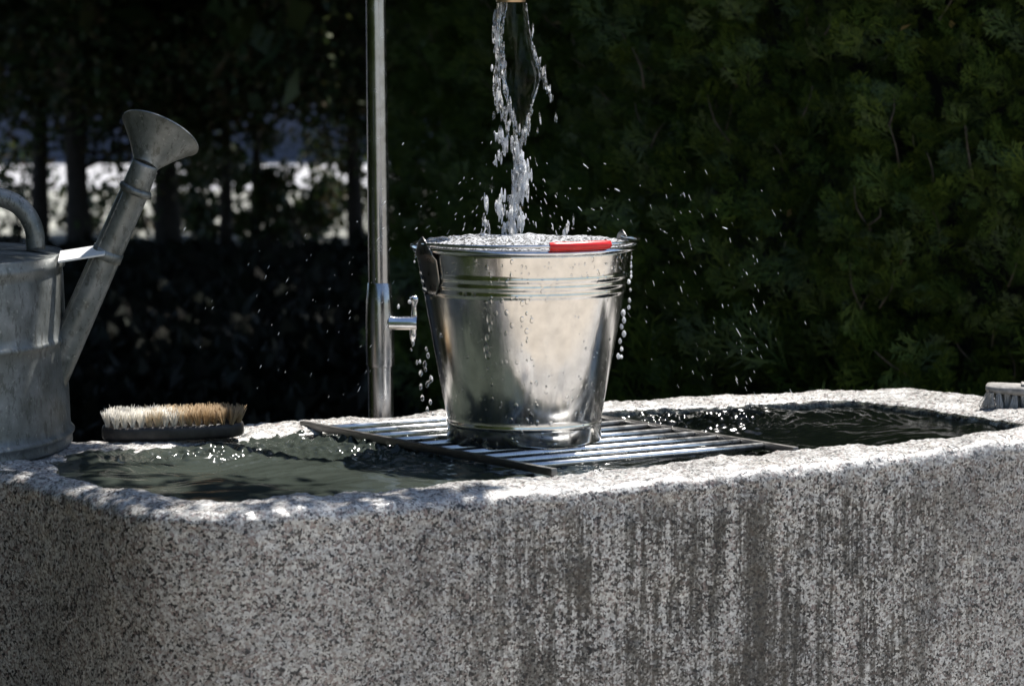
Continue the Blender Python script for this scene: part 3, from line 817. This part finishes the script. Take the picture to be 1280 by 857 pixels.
# right brush, bristles down on the end of the rim
ZR2 = RIM + 0.0065
pR = on_z(1233, 512, ZR2)
b2 = empty('scrubbing_brush', (pR[0] + 0.078, pR[1] + 0.01, ZR2 + 0.0275)); b2.rotation_euler = (0, math.radians(2.0), math.radians(-8))
tag(b2, 'grey wooden scrubbing brush standing on pale bristles at the right rim end', 'brush', 'scrubbing brushes on the trough rim')
brush_block(0.155, 0.058, 0.012, GREYWOOD, b2, 'block', None)
m = MB(); m.box((0.02, 0.0, 0.0075), (0.046, 0, 0), (0, 0.018, 0), (0, 0, 0.0022)); o = m.build('hand_rest', GREYWOOD, None, True, bevel=0.001); o.parent = b2
tg = [tuft_mesh('bristle_tuft', 90 + j, 0.0285, B_GREY, 30, 0.2, 0.0036) for j in range(4)]
for i in range(13):
    for j in range(5):
        fx = -0.9 + 1.8 * i / 12; fy = -0.8 + 1.6 * j / 4
        o = bpy.data.objects.new('bristle_tuft', random.choice(tg)); COL.objects.link(o); o.parent = b2
        o.location = (fx * 0.0775, fy * 0.026, -0.0045)
        o.rotation_euler = (math.pi + 0.35 * fy + random.uniform(-.05, .05), (-0.35 if fx > 0.7 else (0.55 if fx < -0.8 else 0.12)) + random.uniform(-.05, .05), random.uniform(0, 6))

# ------------------------------------------------------------------ falling water
def remeshed(mb, name, mat, parent, vox):
    o = mb.build(name, mat, parent)
    r = o.modifiers.new('fuse', 'REMESH'); r.mode = 'VOXEL'; r.voxel_size = vox; r.use_smooth_shade = True
    q = o.modifiers.new('soften', 'SMOOTH'); q.factor = 0.5; q.iterations = 5
    return o
YJ = 4.42
jet = empty('water_jet', on_y(638, 10, YJ)); tag(jet, 'jet of water falling from the outlet into the bucket, glassy above and broken below', 'water jet')
def J(px, py, dy=0.0): return on_y(px, py, YJ + dy)
PXM = YJ / FPX      # metres per photo pixel at the jet
# glassy sheet: a hollow tube that closes downwards
rowsJ = [(4, 621, 656), (20, 620, 658), (45, 621, 661), (70, 624, 666), (88, 626, 672), (102, 628, 673), (118, 632, 669), (135, 637, 663), (150, 640, 657), (165, 641, 654), (180, 641, 650), (190, 641, 647)]
rj = spline(rowsJ, 60); V = []; F = []; seg = 48
for i, (py, a, b_) in enumerate(rj):
    c = J((a + b_) / 2, py); r = (b_ - a) / 2 * PXM
    for k in range(seg):
        an = 2 * math.pi * k / seg
        wob = 1 + 0.05 * mnoise.noise(Vector((math.cos(an) * 1.5, math.sin(an) * 1.5, py * 0.03))) + 0.05 * mnoise.noise(Vector((math.cos(an) * 5, math.sin(an) * 5, py * 0.015)))
        V.append(c + np.array([r * wob * math.cos(an), r * 0.72 * wob * math.sin(an), 0]))
for i in range(len(rj) - 1):
    for k in range(seg):
        k2 = (k + 1) % seg; F.append((i * seg + k, i * seg + k2, (i + 1) * seg + k2, (i + 1) * seg + k))
m = MB(); m.add(V, F); film = m.build('film', FILM, jet)
def strand(name, pts, r, bump, n, vox=0.0009, mat=STRAND, jit=1.0, seed=0):
    """pts: photo pixels down the strand; lumps threaded on a thin core, fused"""
    rr = random.Random(seed); m = MB()
    P = spline(pts, max(12, n // 2))
    path = [J(p[0], p[1], p[2] if len(p) > 2 else 0) for p in P]
    m.tube(path, [r * PXM * (0.75 + 0.35 * mnoise.noise(Vector((i * .7, seed, 0)))) for i in range(len(path))], 8)
    for i in range(n):
        t = rr.random() * (len(path) - 1); k = int(t); p = path[k] + (path[min(k + 1, len(path) - 1)] - path[k]) * (t - k)
        p = p + np.array([rr.gauss(0, 1), rr.gauss(0, 1), rr.gauss(0, .6)]) * jit * PXM
        m.ball(p, bump * PXM * rr.uniform(0.3, 0.75), (rr.uniform(-.12, .12), rr.uniform(-.12, .12), 1), rr.uniform(2.5, 8.0), 8, 7)
    return remeshed(m, name, mat, jet, vox * 0.8)
strand('strand', [(626, 5), (621, 25), (619, 45), (622, 70), (621, 95), (622, 118), (626, 135), (633, 145)], 2.6, 2.6, 150, jit=2.0, seed=1)
strand('strand', [(631, 8), (630, 25), (626, 50), (629, 75), (629, 100), (632, 120), (638, 138), (643, 150)], 1.6, 1.9, 80, jit=1.6, seed=2)
strand('strand', [(658, 4), (660, 25), (664, 50), (668, 72), (673, 88), (674, 100), (671, 113), (667, 126), (663, 136)], 1.0, 1.1, 26, 0.0006, jit=0.5, seed=3)
strand('strand', [(668, 66), (672, 76), (677, 88), (681, 100), (686, 112), (688, 128)], 1.6, 2.1, 34, 0.0007, jit=1.4, seed=4)
strand('strand', [(664, 50), (666, 38), (667, 31)], 0.9, 1.2, 7, 0.0006, jit=0.3, seed=5)
strand('strand', [(640, 140), (646, 160), (641, 175), (642, 190), (645, 200)], 1.5, 1.8, 40, 0.0008, jit=1.8, seed=6)
strand('strand', [(664, 136), (660, 150), (658, 165), (653, 177), (648, 192)], 1.8, 2.2, 50, 0.0008, jit=1.8, seed=7)
strand('strand', [(645, 186), (650, 200), (653, 216), (654, 232), (652, 242)], 3.4, 3.2, 110, jit=3.4, seed=8, mat=FOAM_GLINT)
strand('strand', [(648, 205), (645, 225), (645, 240), (643, 258), (640, 275), (640, 297)], 2.6, 3.0, 130, jit=2.6, seed=9, mat=FOAM_GLINT)
strand('strand', [(640, 150), (633, 160), (638, 172), (641, 184)], 1.0, 1.6, 18, 0.0007, jit=1.4, seed=10)
# broken clumps beside the jet
for i, (pts, n, jit) in enumerate([([(620, 168), (629, 172), (633, 182), (626, 192), (616, 204)], 46, 3.2), ([(629, 244), (624, 256), (628, 270)], 30, 3.2), ([(608, 250), (608, 262)], 10, 1.2),
        ([(653, 270), (650, 282)], 20, 3.2), ([(631, 280), (632, 292)], 14, 2.0), ([(610, 275), (611, 287)], 8, 1.0), ([(675, 146), (676, 154)], 5, .6), ([(694, 145), (695, 153)], 5, .6), ([(672, 160), (671, 166)], 4, .6),
        ([(618, 140), (617, 148)], 6, .8), ([(604, 275), (613, 288)], 8, .6), ([(712, 280), (704, 292)], 12, .4), ([(716, 272), (716, 276)], 4, .5)]):
    strand('clump', pts, 1.2, 2.4 if jit > 1 else 1.7, n, 0.0009, FOAM_GLINT if i < 6 else STRAND, jit, 40 + i)

# spray: fine drops flung out all round the bucket
m = MB(); rs = random.Random(3)
def streak(px, py, Y, L, wd, dx):
    c = on_y(px, py, Y); ax = np.array([dx, rs.uniform(-.2, .2), -1.0])
    m.ball(c, wd * 0.72 * math.exp(rs.gauss(0, .3)), ax, L * 1.9 * math.exp(rs.gauss(0, .3)), 6, 5)
for i in range(330):
    k = rs.random()
    if k < 0.42:   # round the jet foot
        px = rs.gauss(650, 75); py = 292 - abs(rs.gauss(0, 42)); L = rs.uniform(1.2, 3); wd = rs.uniform(.4, .95); dx = (px - 640) / 120 * rs.uniform(.4, 2)
    elif k < 0.80:  # right fan
        t = rs.random(); px = 800 + t * 175 + rs.gauss(0, 25); py = 250 + (px - 800) * 0.55 + rs.gauss(60, 85); L = rs.uniform(3, 7); wd = rs.uniform(.22, .5); dx = rs.uniform(.25, .6)
    else:          # left fan
        px = 500 - abs(rs.gauss(0, 130)); py = rs.uniform(280, 500); L = rs.uniform(2.5, 5); wd = rs.uniform(.25, .5); dx = -rs.uniform(.3, .8)
    if py > 498: continue
    streak(px, py, 4.35 + rs.uniform(-.25, .3), L, wd * 0.00105, dx)
sp = m.build('water_spray', SPRAY, None); tag(sp, 'fine drops of spray flying out around the bucket', 'spray', kind='stuff')

def drips(name, label, pts, mat=STRAND, Y=4.4, chain=False):
    m = MB()
    for i, (px, py, r, st) in enumerate(pts):
        m.ball(on_y(px, py, Y), r * PXM * 0.8, (random.uniform(-.12, .12), 0, 1), st, 10, 8, 0.25)
    o = m.build(name, mat, None)
    r_ = o.modifiers.new('fuse', 'REMESH'); r_.mode = 'VOXEL'; r_.voxel_size = 0.0008; r_.use_smooth_shade = True
    return tag(o, label, 'dripping water', 'dripping water', 'stuff')
drips('water_drips', 'chain of water drops falling from the right side of the bucket rim',
      [(789, 316 + 6 * i + random.uniform(-1, 1), random.uniform(1.4, 2.6), 1.9) for i in range(6)] + [(786, 352, 3.4, 1.3), (788, 362, 2.2, 1.6), (787, 375, 2.8, 1.5), (786, 384, 3, 1.4), (779, 391, 4, 1.5), (780, 400, 3.4, 1.6), (777, 408, 3.2, 1.5), (780, 417, 3.8, 1.5), (775, 426, 3, 1.7), (777, 436, 3, 1.5), (773, 445, 3.4, 1.6), (777, 446, 2.4, 1.5)], FOAM_GLINT)
drips('water_drips', 'drops falling from the small side tap beside the bucket',
      [(498, 383, 2.6, 1.7), (516, 428, 3.0, 2.2), (514, 437, 2, 1.6), (533, 436, 2.6, 1.6), (535, 444, 3, 1.7), (521, 453, 2.2, 2), (525, 452, 2, 2), (531, 455, 3.2, 2), (532, 462, 2.6, 1.5), (526, 466, 3.5, 1.6), (539, 473, 3.2, 1.9), (534, 480, 3.0, 2), (537, 477, 2.2, 1.5), (526, 483, 2.8, 2), (528, 497, 3.2, 1.8), (538, 502, 2.8, 1.9), (534, 511, 2.5, 1.8), (541, 517, 2.4, 1.5)], STRAND, 4.52)
drips('water_drips', 'water dripping off the left side of the bucket rim', [(519, 312, 2.6, 1.6), (519, 320, 2.2, 1.8), (518, 327, 1.8, 1.5), (512, 377, 3.2, 1.1)], STRAND, 4.36)
# runs and beads of water on the bucket wall (part of the bucket, too many to pick apart)
m = MB()
def on_wall(px, py, r, st):
    x = (px - 655) * (4.26 / FPX); 
    d = ray(px, py); z = (HC + d[2] / d[1] * 4.25) - BC[2]
    R = wall_r(z); 
    if abs(x) > R * 0.985: return
    y = -math.sqrt(R * R - x * x); c = BC + np.array([x, y, z])
    nrm = np.array([x, y, 0]) / R
    m.ball(c, r * PXM, (0, 0, 1), st, 8, 6)
for px, py, r, st in [(611, 390, 2.6, 3), (613, 402, 2.2, 3), (609, 414, 2.6, 2.4), (608, 428, 3.4, 2), (610, 437, 3.6, 1.5), (616, 395, 1.5, 3), (582, 362, 3.2, 1), (593, 362, 3.2, 1), (551, 417, 2, 2)]: on_wall(px, py, r, st)
for i in range(170):
    px = rs.uniform(530, 780); py = rs.uniform(322, 348) if rs.random() < .45 else rs.uniform(376, 530)
    on_wall(px, py, rs.uniform(.5, 1.5), rs.uniform(.8, 1.6))
o = m.build('water_beads', CLEAR, bk); o['kind'] = 'stuff'

# ------------------------------------------------------------------ foliage builders
def leaves(centers, size, up=None, aspect=0.55, seed=0):
    """one diamond-shaped folded leaf per centre -> V,F arrays"""
    r = np.random.default_rng(seed); n = len(centers)
    a = r.normal(size=(n, 3)); a /= np.linalg.norm(a, axis=1, keepdims=True)
    if up is not None: a = a + np.asarray(up); a /= np.linalg.norm(a, axis=1, keepdims=True)
    b_ = r.normal(size=(n, 3)); b_ -= a * (a * b_).sum(1, keepdims=True); b_ /= np.linalg.norm(b_, axis=1, keepdims=True)
    c = np.cross(a, b_)
    s = (np.broadcast_to(np.asarray(size), (n,)) * r.uniform(0.6, 1.3, n))[:, None]
    V = np.stack([centers - a * s, centers + b_ * s * aspect + c * s * 0.15, centers + a * s, centers - b_ * s * aspect + c * s * 0.15], 1)
    F = np.arange(n * 4).reshape(n, 4)
    return V.reshape(-1, 3), F
def merge(parts):
    Vs, Fs, b_ = [], [], 0
    for V, F in parts: Vs.append(V); Fs.append(F + b_); b_ += len(V)
    return np.vstack(Vs), np.vstack(Fs)
def thuja_spray():
    """flat branching fan of scale leaves, unit length along +Z, in the XZ plane"""
    Q = []
    def lobe(p, d, L, wd):
        d = d / np.linalg.norm(d); nrm = np.array([d[2], 0, -d[0]])
        Q.append([p, p + d * L * .45 + nrm * wd, p + d * L, p + d * L * .45 - nrm * wd])
    stem = np.array([0, 0, 1.0])
    lobe(np.array([0, 0, 0.]), stem, 1.0, 0.016)
    r = random
    for i in range(7):
        t = 0.10 + 0.84 * i / 7
        for sgn in (-1, 1):
            an = math.radians(r.uniform(26, 46)); d = np.array([sgn * math.sin(an), 0, math.cos(an)]); L = (1 - t) * 0.55 + 0.10
            L *= r.uniform(.75, 1.2)
            p = stem * (t + r.uniform(-.03, .03)); lobe(p, d, L, 0.019)
            if L > 0.26:
                for f in (0.4, 0.7):
                    a2 = an + sgn * 0.0 + math.radians(34); lobe(p + d * L * f, np.array([sgn * math.sin(a2), 0, math.cos(a2)]), L * .36, 0.014)
                    a3 = an - math.radians(34); lobe(p + d * L * f, np.array([sgn * math.sin(a3), 0, math.cos(a3)]), L * .38, 0.014)
    Q = np.array(Q)
    Q[:, :, 1] += 0.10 * np.sin(Q[:, :, 0] * 5) * Q[:, :, 2] * 0.6
    return Q.reshape(-1, 3)
SPR = [thuja_spray() for _ in range(4)]
def scatter_sprays(P, D, size, seed, face=None):
    """P base points, D growing directions"""
    r = np.random.default_rng(seed); out = []
    n = len(P); which = r.integers(0, len(SPR), n)
    for kk, sv in enumerate(SPR):
        id_ = np.where(which == kk)[0]
        if not len(id_): continue
        d = D[id_]; d = d / np.linalg.norm(d, axis=1, keepdims=True)
        x = r.normal(size=d.shape)
        if face is not None: x = x * 0.55 + np.cross(d, np.asarray(face))
        x -= d * (x * d).sum(1, keepdims=True); x /= np.linalg.norm(x, axis=1, keepdims=True)
        y = np.cross(d, x); s = (np.asarray(size)[id_] if hasattr(size, '__len__') else np.full(len(id_), size))[:, None, None]
        V = P[id_][:, None, :] + s * (sv[None, :, 0:1] * x[:, None, :] + sv[None, :, 1:2] * y[:, None, :] + sv[None, :, 2:3] * d[:, None, :])
        V = V.reshape(-1, 3); out.append((V, np.arange(len(V)).reshape(-1, 4)))
    return merge(out)

# ------------------------------------------------------------------ thuja hedge on the right
hl_pts = spline([(-0.33, 9.9), (-0.12, 8.4), (0.10, 7.1), (0.42, 6.3), (0.9, 5.85), (1.6, 5.6), (3.0, 5.5)], 200)
hseg = np.gradient(hl_pts, axis=0); hseg /= np.linalg.norm(hseg, axis=1, keepdims=True); hn = np.stack([hseg[:, 1], -hseg[:, 0]], 1)
hn = np.where((hn[:, 1:2] > 0), -hn, hn)
HH = 2.25
hedge = empty('thuja_hedge', (0.8, 7.3, 0)); tag(hedge, 'dense dark green thuja hedge in shade behind the right end of the trough', 'hedge')
def hedge_pts(n, seed, t0, t1, z0, z1, depth):
    r = np.random.default_rng(seed); t = r.uniform(t0, t1, n) * 199; k = np.clip(t.astype(int), 0, 198); f = (t - k)[:, None]
    xy = hl_pts[k] * (1 - f) + hl_pts[k + 1] * f; nn = hn[k]
    z = r.uniform(z0, z1, n)
    lump = np.array([mnoise.noise(Vector((a * 3.1, b_ * 3.1, c * 3.1))) * 0.13 + mnoise.noise(Vector((a * 9, b_ * 9, c * 9))) * 0.05 for a, b_, c in zip(xy[:, 0], xy[:, 1], z)])
    dep = r.random(n) ** 1.3 * depth - 0.02
    P = np.column_stack([xy + nn * (lump - dep)[:, None], z])
    D = np.column_stack([nn, np.full(n, 0.0)]) * 0.75 + np.column_stack([np.zeros((n, 2)), np.full(n, 0.55)]) + r.normal(size=(n, 3)) * 0.5
    return P, D, r
P, D, r_ = hedge_pts(7800, 1, 0.0, 0.80, 0.42, 1.42, 0.26)
V, F = scatter_sprays(P, D, r_.uniform(0.046, 0.105, len(P)), 5, (-0.25, -1, 0.25))
o = mesh_obj('foliage', V, F, HEDGE, hedge, False); o['kind'] = 'stuff'
P, D, r_ = hedge_pts(3600, 2, 0.0, 1.0, 1.38, HH, 0.35)
P2, D2, r2 = hedge_pts(1600, 3, 0.0, 1.0, 0.02, 0.46, 0.3)
P3, D3, r3 = hedge_pts(1600, 4, 0.78, 1.0, 0.4, 1.42, 0.3)
PT, DT, rT = hedge_pts(2600, 5, 0.0, 1.0, HH - 0.06, HH + 0.06, 0.8); DT[:, 2] += 1.0
V, F = scatter_sprays(np.vstack([P, P2, P3, PT]), np.vstack([D, D2, D3, DT]), np.random.default_rng(9).uniform(0.11, 0.19, len(P) + len(P2) + len(P3) + len(PT)), 6)
o = mesh_obj('outer_foliage', V, F, HEDGE, hedge, False); o['kind'] = 'stuff'
P, D, r_ = hedge_pts(46, 12, 0.0, 0.8, 0.5, 1.4, 0.04)
V, F = leaves(P, 0.012, None, 0.5, 4)
o = mesh_obj('dry_leaves', V, F, HEDGE_DRY, hedge, False); o['kind'] = 'stuff'
# dead twigs showing between the sprays
m = MB()
P, D, r_ = hedge_pts(150, 13, 0.05, 0.8, 0.45, 1.35, 0.10)
for p, d in zip(P, D):
    q = p + np.array([random.uniform(-.05, .05), 0, random.uniform(.02, .09)]) + d * 0.02
    mid = (p + q) / 2 + np.array([random.uniform(-.012, .012), random.uniform(-.01, .01), 0])
    m.tube(spline([p, mid, q], 5), [0.0022, 0.002, 0.0018, 0.0013, 0.0008], 5)
o = m.build('twigs', TWIG, hedge); o['kind'] = 'stuff'
# shaded woody mass inside, with stems
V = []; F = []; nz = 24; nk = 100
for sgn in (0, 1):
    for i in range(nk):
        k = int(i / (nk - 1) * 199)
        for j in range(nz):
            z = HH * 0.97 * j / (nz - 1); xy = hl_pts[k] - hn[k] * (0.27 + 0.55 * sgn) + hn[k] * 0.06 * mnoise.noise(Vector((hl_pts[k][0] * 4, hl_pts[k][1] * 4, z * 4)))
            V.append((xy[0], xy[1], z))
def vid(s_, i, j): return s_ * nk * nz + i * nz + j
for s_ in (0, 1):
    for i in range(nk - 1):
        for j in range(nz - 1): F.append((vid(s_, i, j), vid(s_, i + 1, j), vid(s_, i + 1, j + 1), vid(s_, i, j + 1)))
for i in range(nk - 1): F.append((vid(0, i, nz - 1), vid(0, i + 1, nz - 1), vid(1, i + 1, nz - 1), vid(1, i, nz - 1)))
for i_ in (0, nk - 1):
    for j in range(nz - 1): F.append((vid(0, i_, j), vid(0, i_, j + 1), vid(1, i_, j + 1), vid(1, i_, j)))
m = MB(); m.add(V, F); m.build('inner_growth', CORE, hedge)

# hedge along the left side of the place (seen in the bucket, shades the left end of the trough)
lh = empty('thuja_hedge', (-1.9, 3.0, 0)); tag(lh, 'long thuja hedge closing the place on the left, behind the watering can', 'hedge')
r = np.random.default_rng(31); n = 5200
P = np.column_stack([-1.58 + 0.12 * r.normal(size=n) * 0.6, r.uniform(-1.5, 5.6, n), r.uniform(0.02, 2.5, n)])
D = np.column_stack([np.full(n, .7), np.zeros(n), np.full(n, .6)]) + r.normal(size=(n, 3)) * 0.5
V, F = scatter_sprays(P, D, r.uniform(0.14, 0.24, n), 32); mesh_obj('foliage', V, F, HEDGE, lh, False)['kind'] = 'stuff'
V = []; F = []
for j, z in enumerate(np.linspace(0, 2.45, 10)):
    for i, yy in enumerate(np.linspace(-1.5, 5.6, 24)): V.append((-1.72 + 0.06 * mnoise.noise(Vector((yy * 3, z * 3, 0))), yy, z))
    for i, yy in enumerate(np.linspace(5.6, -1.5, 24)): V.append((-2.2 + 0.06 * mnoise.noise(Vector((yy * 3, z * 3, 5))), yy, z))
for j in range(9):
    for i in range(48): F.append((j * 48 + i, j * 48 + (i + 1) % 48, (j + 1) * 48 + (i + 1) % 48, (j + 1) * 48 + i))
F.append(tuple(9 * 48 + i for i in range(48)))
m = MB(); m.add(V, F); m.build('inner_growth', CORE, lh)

# ------------------------------------------------------------------ trees
def tree(label, X, Y, r0, h, crown_c, crown_r, n_big, n_small, zlow, seed, group=None, lean=0.0, small=0.022, branches=7):
    r = np.random.default_rng(seed); rr = random.Random(seed)
    t = empty('tree', (X, Y, 0)); tag(t, label, 'tree', group)
    m = MB(); pts = []
    for i in range(12):
        f = i / 11; pts.append((X + lean * f + 0.03 * mnoise.noise(Vector((seed, f * 4, 0))) * (1 + f), Y + 0.03 * mnoise.noise(Vector((seed, f * 4, 9))), h * f))
    m.tube(spline(pts, 30), [r0 * (1.25 - 0.9 * f) if f > .05 else r0 * 1.5 for f in np.linspace(0, 1, 30)], 12)
    m.build('trunk', BARK, t)
    tips = []
    for i in range(branches):
        z = zlow * 0.6 + rr.uniform(0, 1) * 0.9 if i < branches * 0.6 else rr.uniform(zlow, h * 0.8)
        a = rr.uniform(0, 6.28); L = rr.uniform(0.35, 0.9) if z < 1.6 else rr.uniform(.8, 1.8)
        f = z / h; p = np.array([X + lean * f, Y, z]); q = p + np.array([math.cos(a) * L, math.sin(a) * L, L * rr.uniform(.05, .7)])
        mid = (p + q) / 2 + np.array([0, 0, -0.08 * L]) + np.array([rr.uniform(-.05, .05), 0, 0])
        m = MB(); m.tube(spline([p, mid, q], 9), np.linspace(r0 * .32, r0 * 0.08, 9), 6)
        for k in range(5):
            f_ = rr.uniform(.3, 1); s_ = p + (q - p) * f_; e_ = s_ + np.array([rr.gauss(0, .15), rr.gauss(0, .15), rr.gauss(0, .15)])
            m.tube([s_, (s_ + e_) / 2 + np.array([0, 0, .02]), e_], [r0 * .1, r0 * .07, r0 * .03], 4); tips.append(e_)
        m.build('branch', BARK, t); tips.append(q)
    # crown: clumps of leaves, denser above, ragged fringe below
    C = np.array(crown_c); Rr = np.array(crown_r); parts = []
    nc = 60; cc = r.normal(size=(nc, 3)); cc /= np.linalg.norm(cc, axis=1, keepdims=True); cc = C + cc * Rr * (r.random((nc, 1)) ** 0.4)
    pk = cc[r.integers(0, nc, n_big)] + r.normal(size=(n_big, 3)) * Rr * 0.2
    pk = pk[pk[:, 2] > zlow]
    parts.append(leaves(pk, 0.10, None, 0.6, seed + 1))
    if n_small:
        tp = np.array(tips); ncl = 60
        cl = np.column_stack([r.normal(X, 0.42, ncl), r.normal(Y, 0.5, ncl), zlow + np.abs(r.normal(0, 0.34, ncl))])
        low = tp[tp[:, 2] < 1.7]
        if len(low): cl = np.vstack([cl, low])
        ps = cl[r.integers(0, len(cl), n_small)] + r.normal(size=(n_small, 3)) * 0.10
        ps = ps[ps[:, 2] > 0.1]
        parts.append(leaves(ps, small, None, 0.55, seed + 2))
    V, F = merge(parts); mesh_obj('crown', V, F, LEAF, t, False)
    return t
GR = 'trees standing beyond the shaded ground'
TL = [(50, 20, 15.2, 'slim dark trunk nearest the left edge, behind the can handle'),
      (103, 27, 14.4, 'thick dark trunk behind the strap of the watering can'),
      (212, 28, 14.8, 'dark trunk rising behind the rose of the watering can'),
      (283, 13, 15.6, 'slim trunk, left one of the close pair right of the rose'),
      (320, 11, 15.9, 'slim trunk, right one of the close pair right of the rose'),
      (446, 17, 15.0, 'dark trunk just left of the steel water pipe'),
      (510, 26, 13.6, 'dark trunk between the steel water pipe and the hedge')]
for i, (px, wp, Y, lab) in enumerate(TL):
    X = (px - 640) / FPX * Y * 1.004
    tree(lab, X, Y, wp / 2 / FPX * Y * 0.85, 5.2 + 0.2 * i, (X, Y + 0.3, 2.9), (1.5, 1.6, 1.9), 5200, 7000, 0.76, 30 + i, GR, 0.05 * (-1) ** i)
# trees whose crowns shade the ground (trunks outside the view)
tree('tree at the far left whose boughs shade the watering can', -2.3, 6.6, 0.13, 5.0, (-1.9, 7.2, 3.4), (1.7, 2.0, 1.3), 6500, 0, 1.9, 61, None, 0.2, branches=6)
tree('broad tree standing behind the thuja hedge', 0.9, 11.2, 0.16, 6.0, (0.3, 10.6, 3.9), (2.2, 2.4, 1.5), 8000, 0, 2.2, 62, None, -0.2, branches=6)
bh = [o for o in COL.objects if o.get('label') == 'broad tree standing behind the thuja hedge'][0]
m = MB(); m.tube(spline([(0.75, 11.0, 3.4), (0.5, 9.6, 3.7), (0.1, 8.0, 3.3), (-0.1, 6.7, 2.6)], 20), np.linspace(0.06, 0.012, 20), 8); m.build('branch', BARK, bh)  # limb added to carry the unseen leaf mass below
q = np.random.default_rng(64).normal(size=(3200, 3)) * np.array([0.42, 0.42, 0.26]) + np.array([-0.12, 6.85, 2.55]); q = q[(q[:, 2] > 1.85) & (q[:, 1] > 5.85)]  # unseen leaves added to keep sky light off the middle of the hedge
V, F = leaves(q, 0.075, None, 0.6, 65); mesh_obj('crown', V, F, LEAF, bh, False)
tree('broad tree at the left beyond the shaded ground', -2.6, 11.0, 0.16, 6.0, (-1.7, 10.8, 3.9), (2.0, 2.6, 1.5), 8000, 0, 2.2, 63, None, 0.2, branches=6)
# low bough whose leaves dapple the can and the left end of the rim
bt = empty('leafy_bough_tree', (-2.6, 5.2, 0)); tag(bt, 'leaning tree off to the left with a leafy bough over the trough end', 'tree')
m = MB(); HB_ = 1.75
def over(x, y, h): return np.array([x + sun_h[0] * h / math.tan(SUN_EL), y + sun_h[1] * h / math.tan(SUN_EL), RIM + h])
tip = over(-0.35, 4.05, HB_)
m.tube(spline([(-2.6, 5.2, 0), (-2.55, 5.2, 1.2), (-2.3, 5.15, 2.1), (-1.8, 5.1, 2.7)], 14), np.linspace(0.09, 0.05, 14), 10); m.build('trunk', BARK, bt)
m = MB(); m.tube(spline([(-1.8, 5.1, 2.7), (-1.2, 4.95, 2.75), (-0.6, 4.70, 2.52), tuple(tip)], 20), np.linspace(0.045, 0.006, 20), 8); m.build('bough', BARK, bt)
r = np.random.default_rng(77); parts = []
for (x, y, rad, n, h) in [(-0.78, 4.30, 0.17, 1100, 1.9), (-0.68, 4.28, 0.09, 420, 1.6), (-0.66, 4.12, 0.12, 420, 1.75), (-0.56, 3.96, 0.08, 150, 1.6), (-0.36, 3.89, 0.09, 170, 1.5), (-0.22, 3.80, 0.09, 150, 1.55), (-0.08, 3.82, 0.06, 70, 1.6), (-0.46, 3.78, 0.08, 130, 1.7), (-0.95, 4.3, 0.2, 700, 2.0), (-0.75, 4.55, .14, 300, 1.8)]:
    q = r.normal(size=(n, 3)) * np.array([rad, rad, 0.14]) * 0.55 + over(x, y, h)
    sh = q - SUN * ((q[:, 2:3] - 0.825) / SUN[2])          # where the leaf's shadow falls at strap height
    rel = sh - strap_p; al = (rel @ strap_n) / np.linalg.norm(strap_v); ac = np.abs(rel @ strap_w)
    q = q[~((al > -0.3) & (al < 0.92) & (ac < 0.056))]
    parts.append(leaves(q, 0.026, None, 0.5, int(n + 1000 * abs(x))))
V, F = merge(parts); mesh_obj('leaves', V, F, LEAF, bt, False)['kind'] = 'stuff'

# understorey shrubs between the trunks
for i, (px, py, Y, wpx, hpx, n, lab) in enumerate([(375, 250, 16.4, 105, 70, 2900, 'ragged shrub with gaps between the slim trunks and the pipe'), (250, 240, 16.6, 55, 65, 1000, 'thin shrub right of the spout of the watering can'),
        (490, 250, 15.6, 34, 75, 800, 'small shrub behind the steel water pipe'), (140, 265, 16.8, 60, 45, 480, 'thin low shrub behind the spout of the watering can'), (20, 240, 16.6, 45, 60, 420, 'thin shrub at the left edge behind the can handle')]):
    c = on_y(px, py, Y); k = Y / FPX
    sh = empty('shrub', (c[0], c[1], 0)); tag(sh, lab, 'shrub', 'shrubs between the trunks')
    r = np.random.default_rng(200 + i)
    cl = np.column_stack([r.normal(c[0], wpx * k * .5, 26), r.normal(c[1], .35, 26), r.normal(c[2], hpx * k * .5, 26)])
    ps = cl[r.integers(0, 26, n)] + r.normal(size=(n, 3)) * 0.045; ps = ps[ps[:, 2] > 0.02]
    V, F = leaves(ps, 0.028, None, 0.6, 300 + i); mesh_obj('leaves', V, F, LEAF, sh, False)['kind'] = 'stuff'
    m = MB()
    for k2 in range(7):
        e_ = cl[k2]; m.tube(spline([(c[0] + random.uniform(-.05, .05), c[1], 0), ((c[0] + e_[0]) / 2, (c[1] + e_[1]) / 2, e_[2] * .6), tuple(e_)], 8), np.linspace(0.012, 0.004, 8), 5)
    m.build('stems', BARK, sh)

# ivy and leaf litter over the shaded ground
r = np.random.default_rng(88); n = 26000
y = r.uniform(5.6, 14.2, n); x = r.uniform(-0.20, 0.02, n) * y - 0.0
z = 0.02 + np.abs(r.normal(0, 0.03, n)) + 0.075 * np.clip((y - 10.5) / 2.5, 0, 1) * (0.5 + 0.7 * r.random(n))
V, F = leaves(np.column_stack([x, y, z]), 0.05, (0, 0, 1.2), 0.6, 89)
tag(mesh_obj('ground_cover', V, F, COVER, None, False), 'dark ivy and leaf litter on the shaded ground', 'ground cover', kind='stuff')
